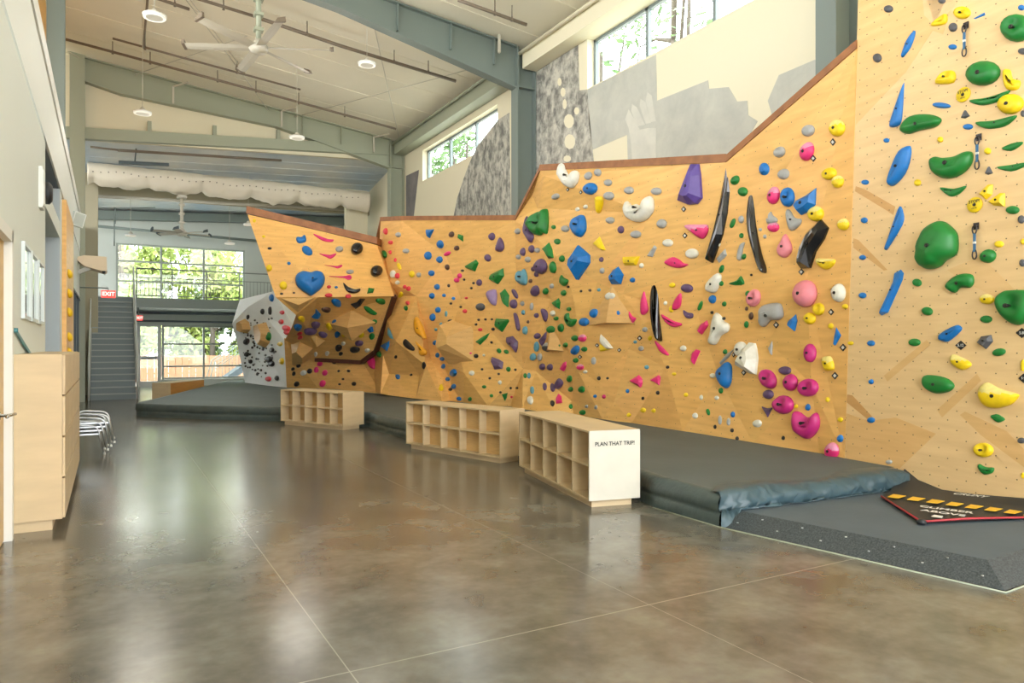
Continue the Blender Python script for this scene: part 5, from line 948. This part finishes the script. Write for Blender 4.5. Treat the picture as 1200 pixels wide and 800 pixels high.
# resolve, rank by size in view
res = []
for hi, (c, st, px, nm) in enumerate(HL):
    cu = sum(p[0] for p in px)/len(px); cv = sum(p[1] for p in px)/len(px)
    if len(px) < 15: cu, cv = (min(p[0] for p in px)+max(p[0] for p in px))/2, (min(p[1] for p in px)+max(p[1] for p in px))/2
    hq = hit(cu, cv)
    if hq is None: continue
    A = abs(sum(px[i][0]*px[(i+1) % len(px)][1]-px[(i+1) % len(px)][0]*px[i][1] for i in range(len(px))))/2
    res.append(dict(c=c, st=st, px=px, nm=nm, u=cu, v=cv, A=A, hit=hq, i=hi, wall=wall_of(cu, cv)[0]))
res.sort(key=lambda r: -(r['A']+(1e5 if r['nm'] else 0)))
SOLO, REST = res[:295], res[295:]
def hold_mesh(r, mats=True):
    p, n, dd = r['hit']; x = UP.cross(n)
    x = x.normalized() if x.length > .05 else RT.copy(); y = n.cross(x)
    loc = []
    for u, v in r['px']:
        q = onP(u, v, p, n) if abs(ray(u, v).normalized().dot(n)) > .12 else p+RT*((u-r['u'])/FPX*dd)+UP*((r['v']-v)/FPX*dd)
        w_ = q-p; w2 = Vector((w_.dot(x), w_.dot(y)))
        L_ = w2.length
        loc.append(w2)
    ext = max(l.length for l in loc); lim = 2.6*max(abs(a-b) for a in [q[0] for q in r['px']]+[0] for b in [r['u']] if a) if False else None
    vs, fs, mi, H, wd, c = hold_geo(loc, r['st'], r['i'])
    vs3 = [p+x*a+y*b+n*(h-.004) for a, b, h in vs]
    return vs3, fs, mi, H, wd, p+x*c.x+y*c.y, n
SIZE = lambda A: 'tiny' if A < 22 else 'small' if A < 60 else 'mid-sized' if A < 170 else 'large'
DIRS = ['right of', 'upper right of', 'above', 'upper left of', 'left of', 'lower left of', 'below', 'lower right of']
ORD = ['nearest', 'second nearest', 'third nearest', 'fourth nearest', 'fifth nearest', 'sixth nearest', 'seventh nearest', 'eighth nearest', 'ninth nearest', 'tenth nearest']
LM = [r for r in SOLO if r['nm']]
def octant(a, b): return int(((atan2(-(a['v']-b['v']), a['u']-b['u'])+2*pi+pi/8) % (2*pi))//(pi/4)) % 8
def dist(a, b): return sqrt((a['u']-b['u'])**2+(a['v']-b['v'])**2)
seen = set()
for r in SOLO:
    if r['nm']: r['label'] = ('%s climbing hold' % r['nm'] if 'hold' not in r['nm'] else r['nm'])+' on '+r['wall'] if len(r['nm'].split()) < 9 else r['nm']
    else:
        best = None
        for l in sorted([l for l in LM if l is not r], key=lambda l: dist(l, r)+(60 if l['wall'] != r['wall'] else 0))[:8]:
            o_ = octant(r, l); same = sorted([s for s in res if HC[s['c']][0] == HC[r['c']][0] and s is not l and octant(s, l) == o_], key=lambda s: dist(s, l)); k = same.index(r)
            if k >= len(ORD): continue
            c_ = HC[r['c']][0]; od = 'nearest of its colour' if k == 0 else ORD[k]+' of its colour'; cost = k*30+dist(l, r)+(60 if l['wall'] != r['wall'] else 0)
            for j, t in enumerate(('%s %s climbing hold, %s %s the %s', '%s %s hold, %s %s the %s', '%.0s%s hold, %s %s the %s')):
                t = t % (SIZE(r['A']), c_, od, DIRS[o_], l['nm'])
                if len(t.split()) <= 16: break
                cost += 12
            if len(t.split()) > 16: cost += 1000
            if best is None or cost < best[0]: best = (cost, t)
        t = best[1]
        r['label'] = t
    vs3, fs, mi, H, wd, cc, n = hold_mesh(r)
    mb = MB(); mb.v = [tuple(v) for v in vs3]; mb.f = [list(f) for f in fs]; mb.m = mi; mb.sm = [r['st'] not in 'fn']*len(fs)
    ob = mb.build('climbing_hold', [HM[r['c']], CHM[r['c']]] if 1 in mi else HM[r['c']])
    tag(ob, r['label'], 'climbing hold', 'holds on '+r['wall'])
    if r['A'] > 150 and r['st'] not in 's':
        rd = min(.02, wd*.09); b = MB().lathe(cc+n*(H*.5), [(rd*.5, 0), (rd, H*.45+.004), (rd, H*.5+.006), (rd*.55, H*.5+.007), (rd*.5, H*.5)], 10, 0, n); bo = b.build('bolt', BOLT, ob)
    r['ob'] = ob
mb = MB(); cols = sorted({r['c'] for r in REST})
for r in REST:
    vs3, fs, mi, H, wd, cc, n = hold_mesh(r); mb.add(vs3, fs, cols.index(r['c']), True)
# the peppering of tiny screw-on holds on the grey wall
R_ = random.Random(3); kx = cols.index('K')
for i in range(95):
    f = R_.random(); u = 290+26*f+R_.gauss(0, 5); v = 372+70*R_.random(); hq = hit(u, v)
    if hq is None or not (285 < u < 330): continue
    w_ = R_.uniform(1.2, 2.6); vs3, fs, mi, H, wd, cc, n = hold_mesh(dict(hit=hq, px=[(u+w_/2*cos(a), v+w_*.6*sin(a)) for a in [2*pi*k/7 for k in range(7)]], u=u, v=v, st='d', i=i)); mb.add(vs3, fs, kx, True)
tag(mb.build('small_holds', [HM[c] for c in cols]), 'scatter of the smallest coloured climbing holds across all the walls', 'climbing hold', None, 'stuff')
# ---- number tags
TAGD = mat('tag_dark', (34, 34, 34), .5)
def numtag(u, v, w, h, lab, txt=None):
    p, n, dd = hit(u, v); q = [(u, v-h/2), (u+w/2, v), (u, v+h/2), (u-w/2, v)]; pts = [onP(a, b, p, n)+n*.004 for a, b in q]
    t = thing('grade_tag', lab, 'tag', p, 'grade tags'); MB().prism(pts, n*.004).build('plate', TAGD, t); cc = sum(pts, Vector())/4
    x = UP.cross(n).normalized(); x = x if x.dot(RT) > 0 else -x
    if txt: put_text(txt, (pts[1]-pts[3]).length*.33, cc+n*.006, x, UP, M['wprint'], t, 'lettering', True)
    else: MB().prism([cc+(pp-cc)*.5+n*.005 for pp in pts], n*.002).build('label_face', M['wprint'], t)
numtag(1126.5, 404.5, 13, 11, 'black grade tag reading 5.12 under the blue pill hold', '5.12'); numtag(1198, 390, 14, 12, 'black grade tag at the right border below the ribbed green hold', '5.8'); numtag(1200, 443, 12, 11, 'black grade tag at the right border above the yellow scoop hold', '5.9')
for (u, v, w, h, lab) in ((976.5, 166.5, 7, 9, 'below the yellow dome at the main wall top'), (953.5, 185.5, 7, 8, 'beside the topmost pink hold of the main wall'), (939.5, 318.5, 7, 8, 'under the big black boot hold'), (974.5, 365.5, 7, 8, 'below the white ball right of the pink ball'), (910, 380.5, 7, 8, 'below the grey saddle hold'), (988.5, 407, 8, 9, 'below the small blue triangle by the tan panel'), (979, 440, 8, 9, 'below the yellow hold at the lower right'), (872, 436.5, 6, 7, 'below the big white triangular hold'), (803, 276, 6, 7, 'left of the pink wedge'), (801.5, 245, 6, 7, 'under the big violet wedge'), (750, 396, 6, 6, 'below the left end of the plywood ledge'), (860, 415.5, 4, 6, 'beside the grey shard'), (665.5, 222, 4, 5, 'below the white two horned hold'), (681, 225, 4, 5, 'left of the round blue hold'), (680, 418, 5, 5, 'below the blue oval by the small ledge'), (700, 404.5, 5, 5, 'left of the white flag hold'), (726, 410, 5, 5, 'right of the white flag hold')):
    numtag(u, v, w, h, 'small dark diamond grade tag '+lab)
# ---- stop discs
for (u, v, w, h, lab) in ((1129.5, 111, 19, 17, 'flat round yellow sign disc beside the green oval hold'), (1143, 240, 20, 18, 'flat round yellow sign disc below the big green bean hold')):
    p, n, dd = hit(u, v); x = UP.cross(n).normalized(); x = x if x.dot(RT) > 0 else -x; rr = (onP(u, v-h/2, p, n)-onP(u, v+h/2, p, n)).length/2
    t = thing('sign_disc', lab, 'sign', p); MB().lathe(p, [(rr, 0), (rr, .012), (rr*.95, .015)], 28, 0, n).build('disc', HM['Y'], t); put_text('STOP!', rr*.55, p+n*.017+UP*rr*.42, x, UP, M['ink'], t, 'lettering', True)
    put_text('climb', rr*.34, p+n*.017-UP*rr*.42, x, UP, M['ink'], t, 'lettering'); MB().lathe(p, [(.016, .014), (.012, .024)], 10, 0, n).build('bolt', BOLT, t)
# ---- quickdraws
WEB = mat('blue_webbing', (60, 110, 150), .7); STL = mat('dark_carabiner', (70, 66, 66), .3, .8)
def quickdraw(u, v0, v1, lab):
    p, n, dd = hit(u, v0); x = UP.cross(n).normalized(); L_ = (onP(u, v0, p, n)-onP(u, v1, p, n)).length; b = p+n*.035; t = thing('quickdraw', lab, 'quickdraw', p)
    MB().box(p+n*.012, (.05, .006, .06), 0, 0, Matrix((x, n, UP)).transposed()).lathe(p+n*.01, [(.016, 0), (.016, .014)], 8, 0, n).build('hanger', STL, t)
    def biner(cz, hh, nm, gate):
        ring = [b+x*(.02*cos(a)*(1+.15*sin(a)*gate))+UP*(cz+hh/2*sin(a)) for a in [2*pi*k/14 for k in range(15)]]; return MB().tube(ring, .006, 6, 0, False).build(nm, STL, t)
    biner(-.035, .075, 'top_carabiner', 1); biner(-L_+.045, .085, 'bottom_carabiner', -1)
    MB().box(b-UP*(L_*.5), (.02, .012, L_-.135), 0, 0, Matrix((x, n, UP)).transposed()).build('sling', WEB, t); MB().box(b-UP*(L_*.5), (.024, .014, .02), 0, 0, Matrix((x, n, UP)).transposed()).build('stitching', M['wprint'], t)
quickdraw(1133, 30, 67, 'blue quickdraw at the top, above the green oval hold'); quickdraw(1148, 161, 199, 'blue quickdraw right of the big green bean hold'); quickdraw(1145, 265, 304, 'blue quickdraw right of the huge green hold')
# ---- plywood volumes
def volume(base, apex, hgt, lab, m='plyV', nm='wooden_volume'):
    cu = sum(p[0] for p in base)/len(base); cv = sum(p[1] for p in base)/len(base); p, n, dd = hit(cu, cv); B = [onP(u, v, p, n)-n*.03 for u, v in base]; k = len(B)
    A_ = [onP(u, v, p, n)+n*hgt for u, v in apex]; mb = MB()
    if len(A_) == 1: mb.add(B+A_, [(i, (i+1) % k, k) for i in range(k)]+[tuple(range(k))])
    else: mb.add(B+A_, [(i, (i+1) % k, k+(i+1) % k, k+i) for i in range(k)]+[tuple(range(k)), tuple(range(k, 2*k))])
    o = tone(mb.build(nm, M[m], uv=True)); return tag(o, lab, 'wooden volume')
volume([(716, 330), (684, 382), (752, 379)], [(719, 377)], .16, 'wide plywood volume with a shadowed ledge below the blue pentagon')
volume([(644.5, 376), (636.5, 412), (666, 412)], [(650, 409)], .14, 'small triangular plywood volume with a ledge on the main wall')
volume([(534, 372), (556, 380), (556, 424), (524, 426), (522, 412)], [(530, 386), (538, 400), (538, 408), (527, 412), (525, 409)], .35, 'boxy pale plywood volume on the back wall')
volume([(564, 317), (590, 316), (594, 369), (570, 367)], [(566, 319), (589, 318), (592.5, 367), (571.5, 365.5)], .03, 'pale plate for the sunlit square behind green gems on the back wall', 'pale') if False else None  # sunlit square painted as a pale plate, left undrawn
o = volume([(380, 378), (411, 363), (440, 378), (412, 400)], [(412, 381)], .28, 'plywood pyramid volume hanging under the prow roof')
volume([(340, 404), (351, 400), (367, 408), (368, 419), (342, 421)], [(350, 404), (355, 402), (362, 409), (362, 416), (350, 418)], .3, 'light plywood block volume under the left of the prow')
volume([(363, 394), (369, 392), (383, 399), (374, 406)], [(372, 398)], .2, 'small speckled plywood wedge under the prow roof')
volume([(325, 349), (372, 348), (349, 369)], [(350, 352)], .15, 'plywood triangle volume on the left corner of the prow lip')
volume([(282, 378), (287, 373), (292, 377), (294, 386), (290, 391), (283, 388)], [(285, 378), (288, 376), (291, 379), (292, 385), (289, 388), (285, 386)], .25, 'brown hexagonal volume on the grey wall')
volume([(303, 381), (312, 377), (318, 392), (316, 402), (311, 408), (305, 400)], [(306, 383), (311, 381), (315, 392), (314, 399), (311, 404), (307, 398)], .25, 'peach diamond volume on the grey wall')
# corners of the sunlight patch behind the gems on the back wall, not drawn
p, n, dd = hit(578, 343); pts = [onP(u, v, p, n)+n*.004 for u, v in ((566, 319), (592, 316), (595, 367), (571, 368))]
